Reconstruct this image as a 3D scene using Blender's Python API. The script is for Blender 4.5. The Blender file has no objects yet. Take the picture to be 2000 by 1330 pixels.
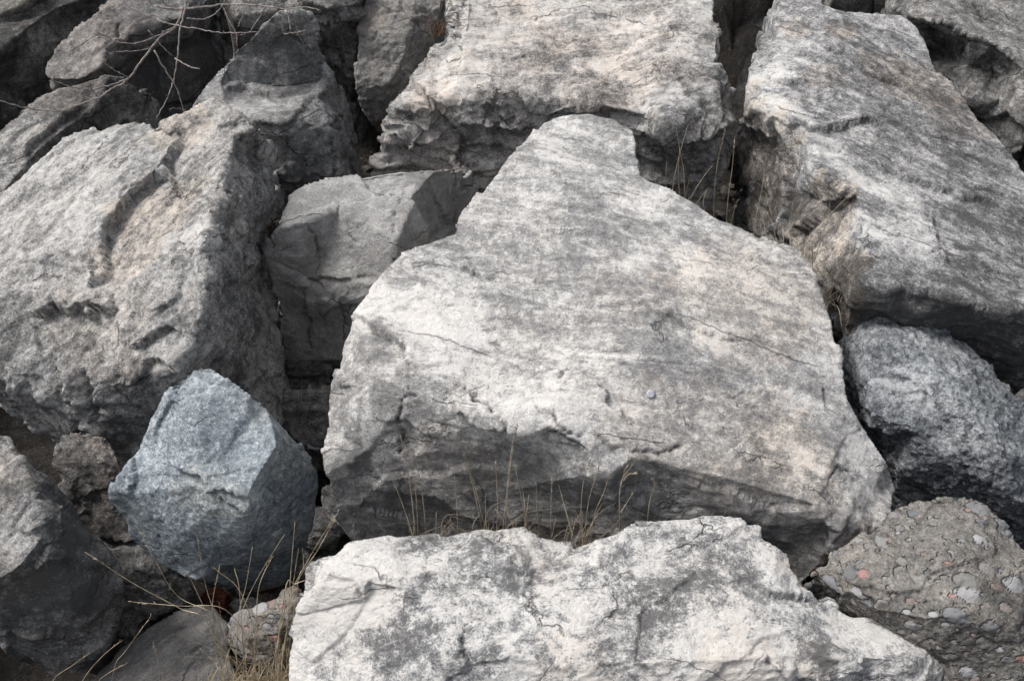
import bpy, bmesh, math, random
import numpy as np
from mathutils import Vector, geometry
from mathutils.bvhtree import BVHTree

# ---------------------------------------------------------------- camera, sky, sun
S = bpy.context.scene
COL = S.collection
HC = 2.9
cd = bpy.data.cameras.new("camera"); cam = bpy.data.objects.new("camera", cd); COL.objects.link(cam)
cam.location = (0, 0, HC); cam.rotation_euler = (math.radians(45), 0, 0)
cd.lens = 35; cd.sensor_width = 36; cd.clip_end = 3000; cd.clip_start = .05
cd.dof.use_dof = False
S.camera = cam
SUN_EL, SUN_AZ = math.radians(56), math.radians(-74)      # azimuth from +Y towards +X (minus: to the left)
W = bpy.data.worlds.new("World"); S.world = W; W.use_nodes = True
nt = W.node_tree; nt.nodes.clear()
out = nt.nodes.new("ShaderNodeOutputWorld"); bg = nt.nodes.new("ShaderNodeBackground")
sky = nt.nodes.new("ShaderNodeTexSky"); sky.sky_type = 'NISHITA'; sky.sun_disc = False
sky.sun_elevation = SUN_EL; sky.sun_rotation = SUN_AZ; sky.dust_density = 4; sky.air_density = 1.0; sky.ozone_density = 1
hs = nt.nodes.new("ShaderNodeHueSaturation"); hs.inputs['Saturation'].default_value = .3
nt.links.new(sky.outputs[0], hs.inputs['Color']); nt.links.new(hs.outputs[0], bg.inputs[0])
bg.inputs[1].default_value = .13
nt.links.new(bg.outputs[0], out.inputs[0])
sd = bpy.data.lights.new("sun", 'SUN'); sd.energy = 2.3; sd.angle = math.radians(20); sd.color = (1, .965, .92)
so = bpy.data.objects.new("sun", sd); COL.objects.link(so)
sdir = Vector((math.sin(SUN_AZ)*math.cos(SUN_EL), math.cos(SUN_AZ)*math.cos(SUN_EL), math.sin(SUN_EL)))
so.rotation_euler = sdir.to_track_quat('Z', 'Y').to_euler(); so.location = (-5, 3, 8)
S.view_settings.view_transform = 'Standard'; S.view_settings.look = 'None'
S.view_settings.exposure = 0.65; S.view_settings.gamma = 1

# ---------------------------------------------------------------- helpers
F = 35/36*2000; C45 = math.sqrt(.5)
def ray(px, py):
    x = (px-1000); y = -(py-665)
    return Vector((x, F*C45 + y*C45, -F*C45 + y*C45))
def atz(px, py, z):
    r = ray(px, py); t = (z-HC)/r.z
    return Vector((r.x*t, r.y*t, z))
def aty(px, py, Y):
    r = ray(px, py); t = Y/r.y
    return Vector((r.x*t, Y, HC+r.z*t))
def pt(v):
    return aty(v[0], v[1], v[2]) if len(v) > 3 else atz(v[0], v[1], v[2])

def tag(o, label=None, cat=None, group=None, kind=None):
    if label: o['label'] = label
    if cat: o['category'] = cat
    if group: o['group'] = group
    if kind: o['kind'] = kind
    return o

rs = np.random.RandomState(7)
GL = rs.normal(size=(64**3, 3)).astype(np.float32); GL /= np.linalg.norm(GL, axis=1)[:, None]
PERM = rs.permutation(256).astype(np.int32)
RT = rs.rand(4096, 8).astype(np.float32)
def _h(i, j, k):
    return PERM[(PERM[(PERM[i & 255]+j) & 255]+k) & 255]
def perlin(p):
    p = p.astype(np.float32)
    fl = np.floor(p); f = (p-fl).T.copy(); i = fl.astype(np.int32).T
    u = f*f*f*(f*(f*6-15)+10); u1 = 1-u
    I0 = [(i[0] & 63) << 12, (i[1] & 63) << 6, i[2] & 63]; I1 = [((i[0]+1) & 63) << 12, ((i[1]+1) & 63) << 6, (i[2]+1) & 63]
    r = np.zeros(p.shape[0], np.float32)
    for a in (0, 1):
        wx = u[0] if a else u1[0]; fx = f[0]-a; ia = I1[0] if a else I0[0]
        for b in (0, 1):
            wy = wx*(u[1] if b else u1[1]); fy = f[1]-b; ib = ia+(I1[1] if b else I0[1])
            for c in (0, 1):
                g = GL[ib+(I1[2] if c else I0[2])]
                r += wy*(u[2] if c else u1[2])*(g[:, 0]*fx+g[:, 1]*fy+g[:, 2]*(f[2]-c))
    return r*1.6
def fbm(p, s, o=4, g=.5):
    r = np.zeros(len(p)); a = 1.; n = 0
    for k in range(o):
        r += a*perlin(p*s*2.03**k+17.3*k); n += a; a *= g
    return r/n*1.4
def ridged(p, s, o=4, g=.55):
    r = np.zeros(len(p)); a = 1.; n = 0
    for k in range(o):
        r += a*(1-2*np.abs(perlin(p*s*2.03**k+9.1*k))); n += a; a *= g
    return r/n
def voro(p, s, seed=0, jit=.9):
    """nearest cell: distance, second distance, vector from centre, random numbers of the cell"""
    q = (p*s).astype(np.float32); i = np.floor(q).astype(np.int32)
    best = np.full(len(p), 9.); sec = np.full(len(p), 9.); vec = np.zeros((len(p), 3)); cid = np.zeros(len(p), np.int64)
    for a in (-1, 0, 1):
        for b in (-1, 0, 1):
            for c in (-1, 0, 1):
                ii = i+np.array([a, b, c])
                h = (_h(ii[:, 0]+seed, ii[:, 1], ii[:, 2])*16+_h(ii[:, 2], ii[:, 0]+seed+5, ii[:, 1]) % 16) % 4096
                cc = ii+.5+(RT[h][:, :3]-.5)*jit
                v = q-cc; d = np.sqrt((v*v).sum(1))
                m = d < best
                sec = np.where(m, best, np.minimum(sec, d))
                vec[m] = v[m]; cid[m] = h[m]; best = np.where(m, d, best)
    return best, sec, vec/s, RT[cid]
def sst(a, b, x):
    t = np.clip((x-a)/(b-a), 0, 1); return t*t*(3-2*t)

# ---------------------------------------------------------------- rock material
def rgb(v): return (v[0], v[1], v[2], 1)
def stone_mat(name, P, seed, ang):
    m = bpy.data.materials.new(name); m.use_nodes = True
    t = m.node_tree; N = t.nodes; L = t.links; N.clear()
    def n(ty, **k):
        x = N.new(ty)
        for a, b in k.items(): setattr(x, a, b)
        return x
    def link(a, b): L.new(a, b)
    def math_(op, a, b=None, c=None, cl=False):
        x = n("ShaderNodeMath", operation=op, use_clamp=cl)
        for i, v in enumerate((a, b, c)):
            if v is None: continue
            if isinstance(v, (int, float)): x.inputs[i].default_value = v
            else: link(v, x.inputs[i])
        return x.outputs[0]
    def mix(f, a, b, mode='MIX'):
        x = n("ShaderNodeMixRGB", blend_type=mode)
        for i, v in enumerate((f, a, b)):
            if isinstance(v, (int, float)): x.inputs[i].default_value = v
            elif isinstance(v, tuple): x.inputs[i].default_value = rgb(v)
            else: link(v, x.inputs[i])
        return x.outputs[0]
    tc = n("ShaderNodeTexCoord")
    rnd = random.Random(seed)
    off = tuple(rnd.uniform(-20, 20) for _ in range(3))
    def mp(rot=0, sc=(1, 1, 1)):
        r = n("ShaderNodeVectorRotate", rotation_type='Z_AXIS'); link(tc.outputs['Object'], r.inputs[0]); r.inputs['Angle'].default_value = -rot
        x = n("ShaderNodeMapping"); link(r.outputs[0], x.inputs[0])
        x.inputs['Location'].default_value = off; x.inputs['Scale'].default_value = sc
        return x.outputs[0]
    V = mp(); Wv = mp(ang, (P.get('sl', .35)*1.35, 1.6, 1.6))
    def noise(v, s, d=6, r=.6, dist=0):
        x = n("ShaderNodeTexNoise"); link(v, x.inputs['Vector'])
        x.inputs['Scale'].default_value = s; x.inputs['Detail'].default_value = d; x.inputs['Roughness'].default_value = r
        x.inputs['Distortion'].default_value = dist
        return x.outputs[0]
    def ramp(v, a, b):
        x = n("ShaderNodeMapRange"); link(v, x.inputs[0]); x.inputs[1].default_value = a; x.inputs[2].default_value = b
        return x.outputs[0]
    zone = n("ShaderNodeAttribute", attribute_name="zone"); zs = n("ShaderNodeSeparateColor"); link(zone.outputs['Color'], zs.inputs[0])
    zw, zt, zd = zs.outputs
    nA = noise(V, P.get('s1', 3.2), 7, .62, .8)
    nB = noise(Wv, P.get('s2', 9), 12, P.get('r2', .72), .5)
    V2 = mp(0, (1.5, 1.5, .8))
    nBs = noise(V2, P.get('s2', 9)*.8, 9, .72, .6)
    sm = n("ShaderNodeMix"); link(zone.outputs['Alpha'], sm.inputs[0]); link(nB, sm.inputs[2]); link(nBs, sm.inputs[3]); nB = sm.outputs[0]
    nC = noise(V, P.get('s3', 34), 8, .8, .3)
    nD = noise(V, 170, 4, .7)
    f = math_('MULTIPLY', math_('SUBTRACT', nA, .5), P.get('wA', 1.3))
    f = math_('ADD', f, math_('MULTIPLY', math_('SUBTRACT', nB, .5), P.get('wB', 1.3)))
    f = math_('ADD', f, math_('MULTIPLY', math_('SUBTRACT', nC, .5), P.get('wC', 2.0)))
    f = math_('ADD', f, math_('MULTIPLY', math_('SUBTRACT', nD, .5), P.get('wD', 1.3)))
    f = math_('ADD', math_('MULTIPLY', f, P.get('k', 1.25)), P.get('bal', .5))
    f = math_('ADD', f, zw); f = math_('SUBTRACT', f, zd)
    cr = n("ShaderNodeValToRGB"); link(f, cr.inputs[0])
    e = cr.color_ramp.elements
    st = P['ramp']
    e[0].position = st[0][0]; e[0].color = rgb(st[0][1]); e[1].position = st[-1][0]; e[1].color = rgb(st[-1][1])
    for s_ in st[1:-1]:
        k = e.new(s_[0]); k.color = rgb(s_[1])
    col = cr.outputs[0]
    # warm mineral tint in soft clouds
    nE = noise(V, P.get('st', 2.1), 8, .65, 1.0)
    tf = math_('ADD', math_('MULTIPLY', ramp(nE, .42, .68), P.get('tan', .5)), zt, cl=True)
    tf = math_('MULTIPLY', tf, ramp(nC, .25, .6), cl=True)
    col = mix(tf, col, mix(1., col, P.get('tint', (1.05, .955, .865)), 'MULTIPLY'))
    # tiny dark lichen dots, gathered in patches
    sp = noise(Wv, P.get('ss', 55), 5, .7)
    spm = math_('MULTIPLY', ramp(sp, P.get('sp0', .60), P.get('sp0', .60)+.05), ramp(noise(Wv, 4.5, 5, .6, .5), .42, .62), cl=True)
    col = mix(math_('MULTIPLY', spm, P.get('spk', .55)), col, P.get('spc', (.055, .053, .05)))
    # pale crystals
    ls = ramp(noise(V, P.get('ls', 95), 4, .7), .62, .68)
    col = mix(math_('MULTIPLY', ls, P.get('lsk', .25)), col, P.get('lsc', (.62, .61, .58)))
    # ochre / olive lichen
    oc = math_('MULTIPLY', ramp(noise(V, 6.5, 9, .7, .8), .66, .74), P.get('och', .35), cl=True)
    col = mix(oc, col, (.2, .155, .085))
    # hairline cracks
    wv = n("ShaderNodeVectorMath", operation='MULTIPLY_ADD')
    nz = n("ShaderNodeTexNoise"); link(V, nz.inputs['Vector']); nz.inputs['Scale'].default_value = 5; nz.inputs['Detail'].default_value = 5; nz.inputs['Roughness'].default_value = .65
    link(nz.outputs['Color'], wv.inputs[0]); wv.inputs[1].default_value = (.16, .16, .16); link(Wv, wv.inputs[2])
    vo = n("ShaderNodeTexVoronoi", feature='DISTANCE_TO_EDGE'); link(wv.outputs[0], vo.inputs['Vector']); vo.inputs['Scale'].default_value = P.get('cs', 2.4)
    ck = math_('SUBTRACT', 1, ramp(vo.outputs['Distance'], .0, P.get('cw', .011)))
    ck = math_('MULTIPLY', ck, ramp(noise(V, 5.5, 3, .5), P.get('cm', .49), P.get('cm', .49)+.1), cl=True)
    col = mix(math_('MULTIPLY', ck, P.get('ck', .6)), col, (.05, .046, .042))
    # pebbles of conglomerate
    pb = n("ShaderNodeAttribute", attribute_name="peb")
    if P.get('peb'):
        pc = mix(math_('MULTIPLY', math_('SUBTRACT', nC, .3), 1.0, cl=True), pb.outputs['Color'], (.35, .34, .33), 'MIX')
        pc = mix(.45, pb.outputs['Color'], pc)
        col = mix(pb.outputs['Alpha'], col, pc)
    bs = n("ShaderNodeBsdfPrincipled"); link(col, bs.inputs['Base Color']); bs.inputs['Roughness'].default_value = P.get('rough', .88)
    bs.inputs['Specular IOR Level'].default_value = .25
    # bump
    fl = noise(Wv, P.get('sb', 22), 12, .68, .6)
    h = math_('MULTIPLY', fl, P.get('bB', .5))
    fw = n("ShaderNodeVectorMath", operation='MULTIPLY_ADD'); link(nz.outputs['Color'], fw.inputs[0]); fw.inputs[1].default_value = (.22, .22, .22); link(Wv, fw.inputs[2])
    fv = n("ShaderNodeTexVoronoi", feature='F1'); link(fw.outputs[0], fv.inputs['Vector']); fv.inputs['Scale'].default_value = P.get('fk', 9)
    fc = n("ShaderNodeSeparateColor"); link(fv.outputs['Color'], fc.inputs[0])
    h = math_('ADD', h, math_('MULTIPLY', math_('MULTIPLY', fc.outputs[0], ramp(noise(V, 3.7, 4, .6), .4, .6)), P.get('bF', .4)))
    fv2 = n("ShaderNodeTexVoronoi", feature='F1'); link(fw.outputs[0], fv2.inputs['Vector']); fv2.inputs['Scale'].default_value = P.get('fk', 9)*2.7
    fc2 = n("ShaderNodeSeparateColor"); link(fv2.outputs['Color'], fc2.inputs[0])
    h = math_('ADD', h, math_('MULTIPLY', math_('MULTIPLY', fc2.outputs[0], ramp(noise(V, 5.1, 4, .6), .45, .6)), P.get('bF', .4)*.45))
    h = math_('ADD', h, math_('MULTIPLY', nC, P.get('bC', .8)))
    h = math_('ADD', h, math_('MULTIPLY', nD, .14))
    pv = n("ShaderNodeTexVoronoi", feature='F1'); link(V, pv.inputs['Vector']); pv.inputs['Scale'].default_value = P.get('ps', 60)
    pit = math_('SUBTRACT', 1, ramp(pv.outputs['Distance'], 0, .33))
    h = math_('SUBTRACT', h, math_('MULTIPLY', math_('MULTIPLY', pit, ramp(nA, .45, .6)), P.get('pit', .12)))
    h = math_('SUBTRACT', h, math_('MULTIPLY', ck, .5))
    if P.get('peb'):
        h = math_('MULTIPLY', h, math_('SUBTRACT', 1, math_('MULTIPLY', pb.outputs['Alpha'], .8)))
    bp = n("ShaderNodeBump"); link(h, bp.inputs['Height']); bp.inputs['Distance'].default_value = P.get('bump', .02); bp.inputs['Strength'].default_value = 1
    link(bp.outputs[0], bs.inputs['Normal'])
    o = n("ShaderNodeOutputMaterial"); link(bs.outputs[0], o.inputs[0])
    return m

def G(v, w=0.): return (v*(1+w), v, v*(1-w*1.3))
WHITE = dict(ramp=[(0., G(.1)), (.25, G(.2, .01)), (.5, G(.34, .015)), (.72, G(.47, .02)), (1., G(.6, .022))], bal=.55, tan=.35)
GREY = dict(ramp=[(0., G(.09)), (.3, G(.17, .0)), (.55, G(.26, .01)), (.8, G(.37, .01)), (1., G(.5, .01))], bal=.5, tan=.35)
BLOCK = dict(k=1.1, ramp=[(0., G(.14)), (.35, G(.23, .015)), (.6, G(.3, .015)), (.85, G(.39, .015)), (1.1, G(.5, .01))], bal=.5, tan=.2, wA=1.2, wB=1.4, wC=1., spk=.25, och=.1, lsk=.12, sl=.8)
DARK = dict(ramp=[(0., G(0.047)), (.3, G(0.108, .01)), (.55, G(0.176, .02)), (.8, G(0.297, .02)), (1., G(0.459, .02))], bal=.5, tan=.5)
CONG = dict(ramp=[(0., G(.1, .03)), (.3, G(.18, .045)), (.6, G(.27, .055)), (.85, G(.36, .055)), (1., G(.46, .03))], bal=.55, tan=.4, peb=1, wA=1.3, wB=.6, wC=2., sl=1, ck=.1, bC=1., bump=.02, s3=45)
BLUE = dict(ramp=[(0., (.095, .108, .122)), (.3, (.165, .19, .213)), (.55, (.245, .28, .31)), (.8, (.36, .4, .43)), (1., (.52, .56, .59))], bal=.5, tan=.25, sl=1, wA=.9, wB=.8, wC=2.4, wD=1.2, s3=42, spk=.35, ls=70, lsk=.5, lsc=(.5, .55, .6), ck=.15, pit=.25, bump=.014, tint=(1., .93, .82), och=.08)
SPECK = dict(ramp=[(0., (.04, .046, .055)), (.3, (.1, .11, .125)), (.55, (.22, .235, .25)), (.8, (.4, .42, .44)), (1., (.6, .62, .64))], bal=.5, tan=.15, sl=.6, wA=1.3, wB=1.2, wC=2.2, wD=1.3, s3=44, spk=.3, lsk=.5, ls=60, ck=.1, bump=.024, bC=1., och=.05)
CONC = dict(ramp=[(0., G(0.084, .03)), (.4, G(0.168, .03)), (.7, G(0.238, .03)), (1., G(0.378, .03))], bal=.5, tan=.3, sl=1, wA=.9, wB=.7, wC=1.8, pit=.5, ps=40, bump=.016, ck=.1)
def V_(base, **k):
    d = dict(base); d.update(k); return d

# ---------------------------------------------------------------- rock builder
PEBCOL = [(.16, .15, .15), (.2, .195, .19), (.13, .135, .145), (.28, .28, .29), (.19, .145, .13), (.17, .17, .16), (.12, .13, .14), (.22, .19, .17), (.24, .24, .25), (.15, .145, .14), (.26, .14, .125), (.2, .18, .165), (.17, .17, .17)]
GROUND_Z = -.55
def rock(name, label, P, outline, inner=(), vox=.016, drop=.5, feat=(), zones=(), streak=(0, 0, 1, 0), D=None, seed=0, group=None, cat='boulder', under=1., sub=0, smooth=3):
    vox *= .53
    D = dict(dict(lump=.03, ls=2.2, facet=.25, fs=5., facet2=.16, fs2=14., ridge=.006, rs=7., step=.0, sp=.05, fine=.0035, fins=38., side=1.0, pit=0, ps=26, bed=(0, .2, 1)), **(D or {}))
    pts2 = [(v[0], v[1]) for v in outline]; src = list(outline); edges = []
    for pl in inner:
        b = len(src)
        for v in pl: src.append(v); pts2.append((v[0], v[1]))
        edges += [(b+i, b+i+1) for i in range(len(pl)-1)]
    no = len(outline)
    vs, es, fs, ov, oe, of = geometry.delaunay_2d_cdt([Vector((a/100, -b/100)) for a, b in pts2], edges, [list(range(no))], 1, 1e-4)
    P3 = [pt(v) for v in src]
    co = []
    for i, v in enumerate(vs):
        if ov[i]: co.append(P3[min(ov[i])])
        else:                               # crossing point: borrow the depth of the two nearest
            a, b = v[0]*100, -v[1]*100
            dd = sorted(range(len(src)), key=lambda k: (pts2[k][0]-a)**2+(pts2[k][1]-b)**2)[:2]
            w = [1/(1+math.hypot(pts2[k][0]-a, pts2[k][1]-b)) for k in dd]
            co.append(atz(a, b, sum(w_*P3[k].z for w_, k in zip(w, dd))/sum(w)))
    bm = bmesh.new()
    bv = [bm.verts.new(c) for c in co]
    for f in fs:
        try: bm.faces.new([bv[i] for i in f])
        except ValueError: pass
    for v in [v for v in bm.verts if not v.link_faces]: bm.verts.remove(v)
    bm.normal_update()
    bes = [e for e in bm.edges if e.is_boundary]
    # boundary loop in order
    nxt = {}
    for e in bes:
        l = e.link_loops[0]; nxt[l.vert] = l.link_loop_next.vert
    start = next(iter(nxt)); loop = [start]; v = nxt[start]
    while v is not start and len(loop) < 500: loop.append(v); v = nxt[v]
    c = sum((v.co for v in loop), Vector())/len(loop)
    prev = loop
    zmin = min(v.co.z for v in loop)
    for k, fr in enumerate((.3, 1.)):
        ring = []
        for v in loop:
            inw = Vector((c.x-v.co.x, c.y-v.co.y, 0)); ln = inw.length or 1; inw /= ln
            dz = drop*fr*(1 if k == 0 else 1)
            fy = max(0, inw.y)
            am = min(dz*(.12+.62*fy*under), ln*.75)
            if k == 1: am = min(dz*(.2+.6*fy*under), ln*.85)
            z = v.co.z-dz if k == 0 else min(v.co.z-dz, c.z-drop) if v.co.z-dz > c.z-drop else v.co.z-dz
            ring.append(bm.verts.new((v.co.x+inw.x*am, v.co.y+inw.y*am, z)))
        for i in range(len(loop)):
            j = (i+1) % len(loop)
            bm.faces.new((prev[i], ring[i], ring[j], prev[j]))
        prev = ring
    cb = bm.verts.new((c.x, c.y+.05, min(v.co.z for v in prev)-.02))
    for i in range(len(prev)):
        bm.faces.new((prev[i], cb, prev[(i+1) % len(prev)]))
    bmesh.ops.recalc_face_normals(bm, faces=bm.faces)
    me = bpy.data.meshes.new("tmp"); bm.to_mesh(me); bm.free()
    o = bpy.data.objects.new("tmp", me); COL.objects.link(o)
    r = o.modifiers.new("r", 'REMESH'); r.mode = 'VOXEL'; r.voxel_size = vox
    s = o.modifiers.new("s", 'SMOOTH'); s.factor = .5; s.iterations = smooth
    if sub: u = o.modifiers.new("u", 'SUBSURF'); u.levels = sub
    dg = bpy.context.evaluated_depsgraph_get()
    m2 = bpy.data.meshes.new_from_object(o.evaluated_get(dg))
    bpy.data.objects.remove(o); bpy.data.meshes.remove(me)
    nv = len(m2.vertices)
    A = np.empty(nv*3); m2.vertices.foreach_get('co', A); A = A.reshape(-1, 3)
    Nn = np.empty(nv*3); m2.vertices.foreach_get('normal', Nn); Nn = Nn.reshape(-1, 3)
    bvh = BVHTree.FromPolygons([tuple(x) for x in A.tolist()], [tuple(p.vertices) for p in m2.polygons])
    A_all, N_all = A, Nn
    vw = A-np.array([0, 0, HC]); vw /= np.linalg.norm(vw, axis=1)[:, None]
    keep = np.where((((vw*Nn).sum(1) < .4) | (A[:, 2] > c.z-.35)) & (A[:, 2] > c.z-.6*drop-.25))[0]
    A = A[keep]; Nn = Nn[keep]; nv_all = nv; nv = len(keep)
    def hit(px, py):
        d = ray(px, py).normalized(); q = bvh.ray_cast(Vector((0, 0, HC)), d)
        return np.array(q[0]) if q[0] else np.array(atz(px, py, c.z))
    a, b = hit(streak[0], streak[1]), hit(streak[2], streak[3])
    ang = math.atan2(b[1]-a[1], b[0]-a[0])
    sx = np.array([math.cos(ang), math.sin(ang), 0]); sy = np.array([-sx[1], sx[0], 0])
    so_ = np.array([seed*3.7, seed*1.3, seed*5.1])
    Q = A+so_
    sl = D.get('sl', .4)
    Wc = np.stack([(A@sx)*sl, A@sy, A[:, 2]], 1)+so_
    warp = np.stack([fbm(Q, 3.1, 3), fbm(Q+31, 3.1, 3), fbm(Q+57, 3.1, 3)], 1)
    side = 1-sst(.45, .85, Nn[:, 2])
    d = .55*D['lump']*fbm(Q, D['ls'], 3)
    if D['facet']:
        for am, s_, sd_ in ((D['facet'], D['fs'], seed), (D['facet2'], D['fs2'], seed+3)):
            b1, b2, vec, rn = voro(Wc+warp*.06, s_, sd_)
            tilt = (rn[:, 3:6]-.5)*2
            pl = (vec*tilt).sum(1)
            pl = np.clip(pl, -.3/s_, .35/s_)
            d += am*pl*(D.get('top', .35)+(D['side']-D.get('top', .35)+.3)*side)*.85
    d += .5*D['ridge']*(ridged(Wc+warp*.03, D['rs'], 5)-.3)
    if D['step']:
        bed = np.array(D['bed'], float); bed /= np.linalg.norm(bed)
        q = (A@bed+.035*fbm(Q, 4., 4)+.012*fbm(Q, 15, 3))/D['sp']
        fr = q-np.floor(q); rnd_ = RT[(np.floor(q).astype(int)*7+seed) % 4096, 0]
        d += D['step']*(sst(.0, .25, fr)*(1-fr)*1.2-.4)*(.3+rnd_)*(.4+side)
    d += D['fine']*fbm(Wc*1., D['fins'], 4, .65)*1.6
    if D['pit']:
        b1, b2, vec, rn = voro(Q, D['ps'], seed)
        d -= D['pit']*sst(.35, .0, b1)*(rn[:, 3] > .45)
    Z = np.zeros((nv, 4)); Z[:, 3] = side
    jw = np.stack([fbm(Q, 16, 4, .6), fbm(Q+11, 16, 4, .6), fbm(Q+23, 16, 4, .6)], 1)
    for f in feat:
        pl = [hit(*q) for q in f[1]]
        jit = f[5] if len(f) > 5 else .022
        B = A+jw*jit
        pa = np.array(pl); lo = pa.min(0)-.45; hi = pa.max(0)+.45
        idx = np.where(((B > lo) & (B < hi)).all(1))[0]
        if not len(idx): continue
        B = B[idx]; best = np.full(len(B), 9.); sgn = np.ones(len(B)); nn = Nn[idx]; tt = np.zeros(len(B))
        for i in range(len(pl)-1):
            a, e = pl[i], pl[i+1]-pl[i]; L2 = max((e*e).sum(), 1e-9)
            t = np.clip(((B-a)@e)/L2, 0, 1); w = B-(a+t[:, None]*e); dd = np.sqrt((w*w).sum(1))
            m = dd < best; best = np.where(m, dd, best)
            sg = np.sign((np.cross(e, w)*nn).sum(1)); sgn = np.where(m, sg, sgn); tt = np.where(m, (i+t)/(len(pl)-1), tt)
        if f[0] == 'crack':
            w_, dep = f[2], f[3]
            tp = np.clip(np.minimum(tt, 1-tt)*8, .25, 1)
            g = np.exp(-(best/w_)**2)*tp
            d[idx] -= dep*g
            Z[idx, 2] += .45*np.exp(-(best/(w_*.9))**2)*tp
        else:
            ref = hit(*f[2]); dmin = 9; rsg = 1
            for i in range(len(pl)-1):
                a, e = pl[i], pl[i+1]-pl[i]; t = min(1, max(0, ((ref-a)@e)/max((e*e).sum(), 1e-9)))
                w = ref-(a+t*e); dd = math.sqrt((w*w).sum())
                if dd < dmin: dmin = dd; rsg = np.sign((np.cross(e, w)*Nn[np.argmin(((A-ref)**2).sum(1))]).sum())
            dep, Lf = f[3]*1.5, f[4]
            tp = np.clip(np.minimum(tt, 1-tt)*5, 0, 1)
            d[idx] += dep*sst(-.011, .011, sgn*rsg*best)*np.exp(-best/Lf)*tp
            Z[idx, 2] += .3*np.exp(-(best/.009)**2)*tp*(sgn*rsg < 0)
            d[idx] -= dep*.35*sst(.006, -.006, sgn*rsg*best)*np.exp(-best/(Lf*.35))*tp
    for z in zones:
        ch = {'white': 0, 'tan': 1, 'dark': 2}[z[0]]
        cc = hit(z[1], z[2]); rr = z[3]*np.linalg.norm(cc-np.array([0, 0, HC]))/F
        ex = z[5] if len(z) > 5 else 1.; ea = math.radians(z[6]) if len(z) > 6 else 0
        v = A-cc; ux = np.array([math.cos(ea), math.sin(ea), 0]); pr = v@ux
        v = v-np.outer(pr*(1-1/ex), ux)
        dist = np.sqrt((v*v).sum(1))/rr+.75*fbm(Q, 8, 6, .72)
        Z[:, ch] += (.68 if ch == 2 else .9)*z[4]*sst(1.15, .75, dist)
    if P.get('peb'):
        PB = np.zeros((nv, 4))
        for s_, sd_, thr in ((10.5, seed+1, .5), (14., seed+2, .4), (25., seed+4, .2), (42., seed+6, .35)):
            b1, b2, vec, rn = voro(Wc*[1/sl*.8, 1, 1.2]+warp*.02, s_, sd_, .75)
            rad = .2+.22*rn[:, 4]
            on = (rn[:, 3] > thr)
            k = np.clip(1-(b1/rad)**2, 0, 1)
            k = np.where(on & (PB[:, 3] < .05), k, 0)
            d += (np.sqrt(k)*.5-.03*(k > 0))*(.25+.5*rn[:, 6])*rad/s_
            mk = sst(0, .12, k)
            ci = (rn[:, 7]*len(PEBCOL)).astype(int)
            pc = np.array(PEBCOL)[ci]*(.75+.5*rn[:, 6:7])
            PB[:, :3] = np.where(mk[:, None] > 0, pc, PB[:, :3]); PB[:, 3] = np.maximum(PB[:, 3], mk*.92)
    A2 = A_all.copy(); A2[keep] = A+Nn*d[:, None]
    Zf = np.zeros((nv_all, 4)); Zf[keep] = Z
    org = np.array([c.x, c.y, c.z-drop])
    m2.vertices.foreach_set('co', (A2-org).ravel())
    at = m2.color_attributes.new("zone", 'FLOAT_COLOR', 'POINT'); at.data.foreach_set('color', Zf.ravel())
    if P.get('peb'):
        at = m2.color_attributes.new("peb", 'FLOAT_COLOR', 'POINT'); PF = np.zeros((nv_all, 4)); PF[keep] = PB; at.data.foreach_set('color', PF.ravel())
    m2.polygons.foreach_set('use_smooth', [True]*len(m2.polygons)); m2.update()
    o = bpy.data.objects.new(name, m2); m2.name = name; COL.objects.link(o); o.location = org
    m2.materials.clear(); m2.materials.append(stone_mat(name+"_stone", P, seed, ang))
    tag(o, label, cat, group)
    print(name, nv)
    return o

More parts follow.
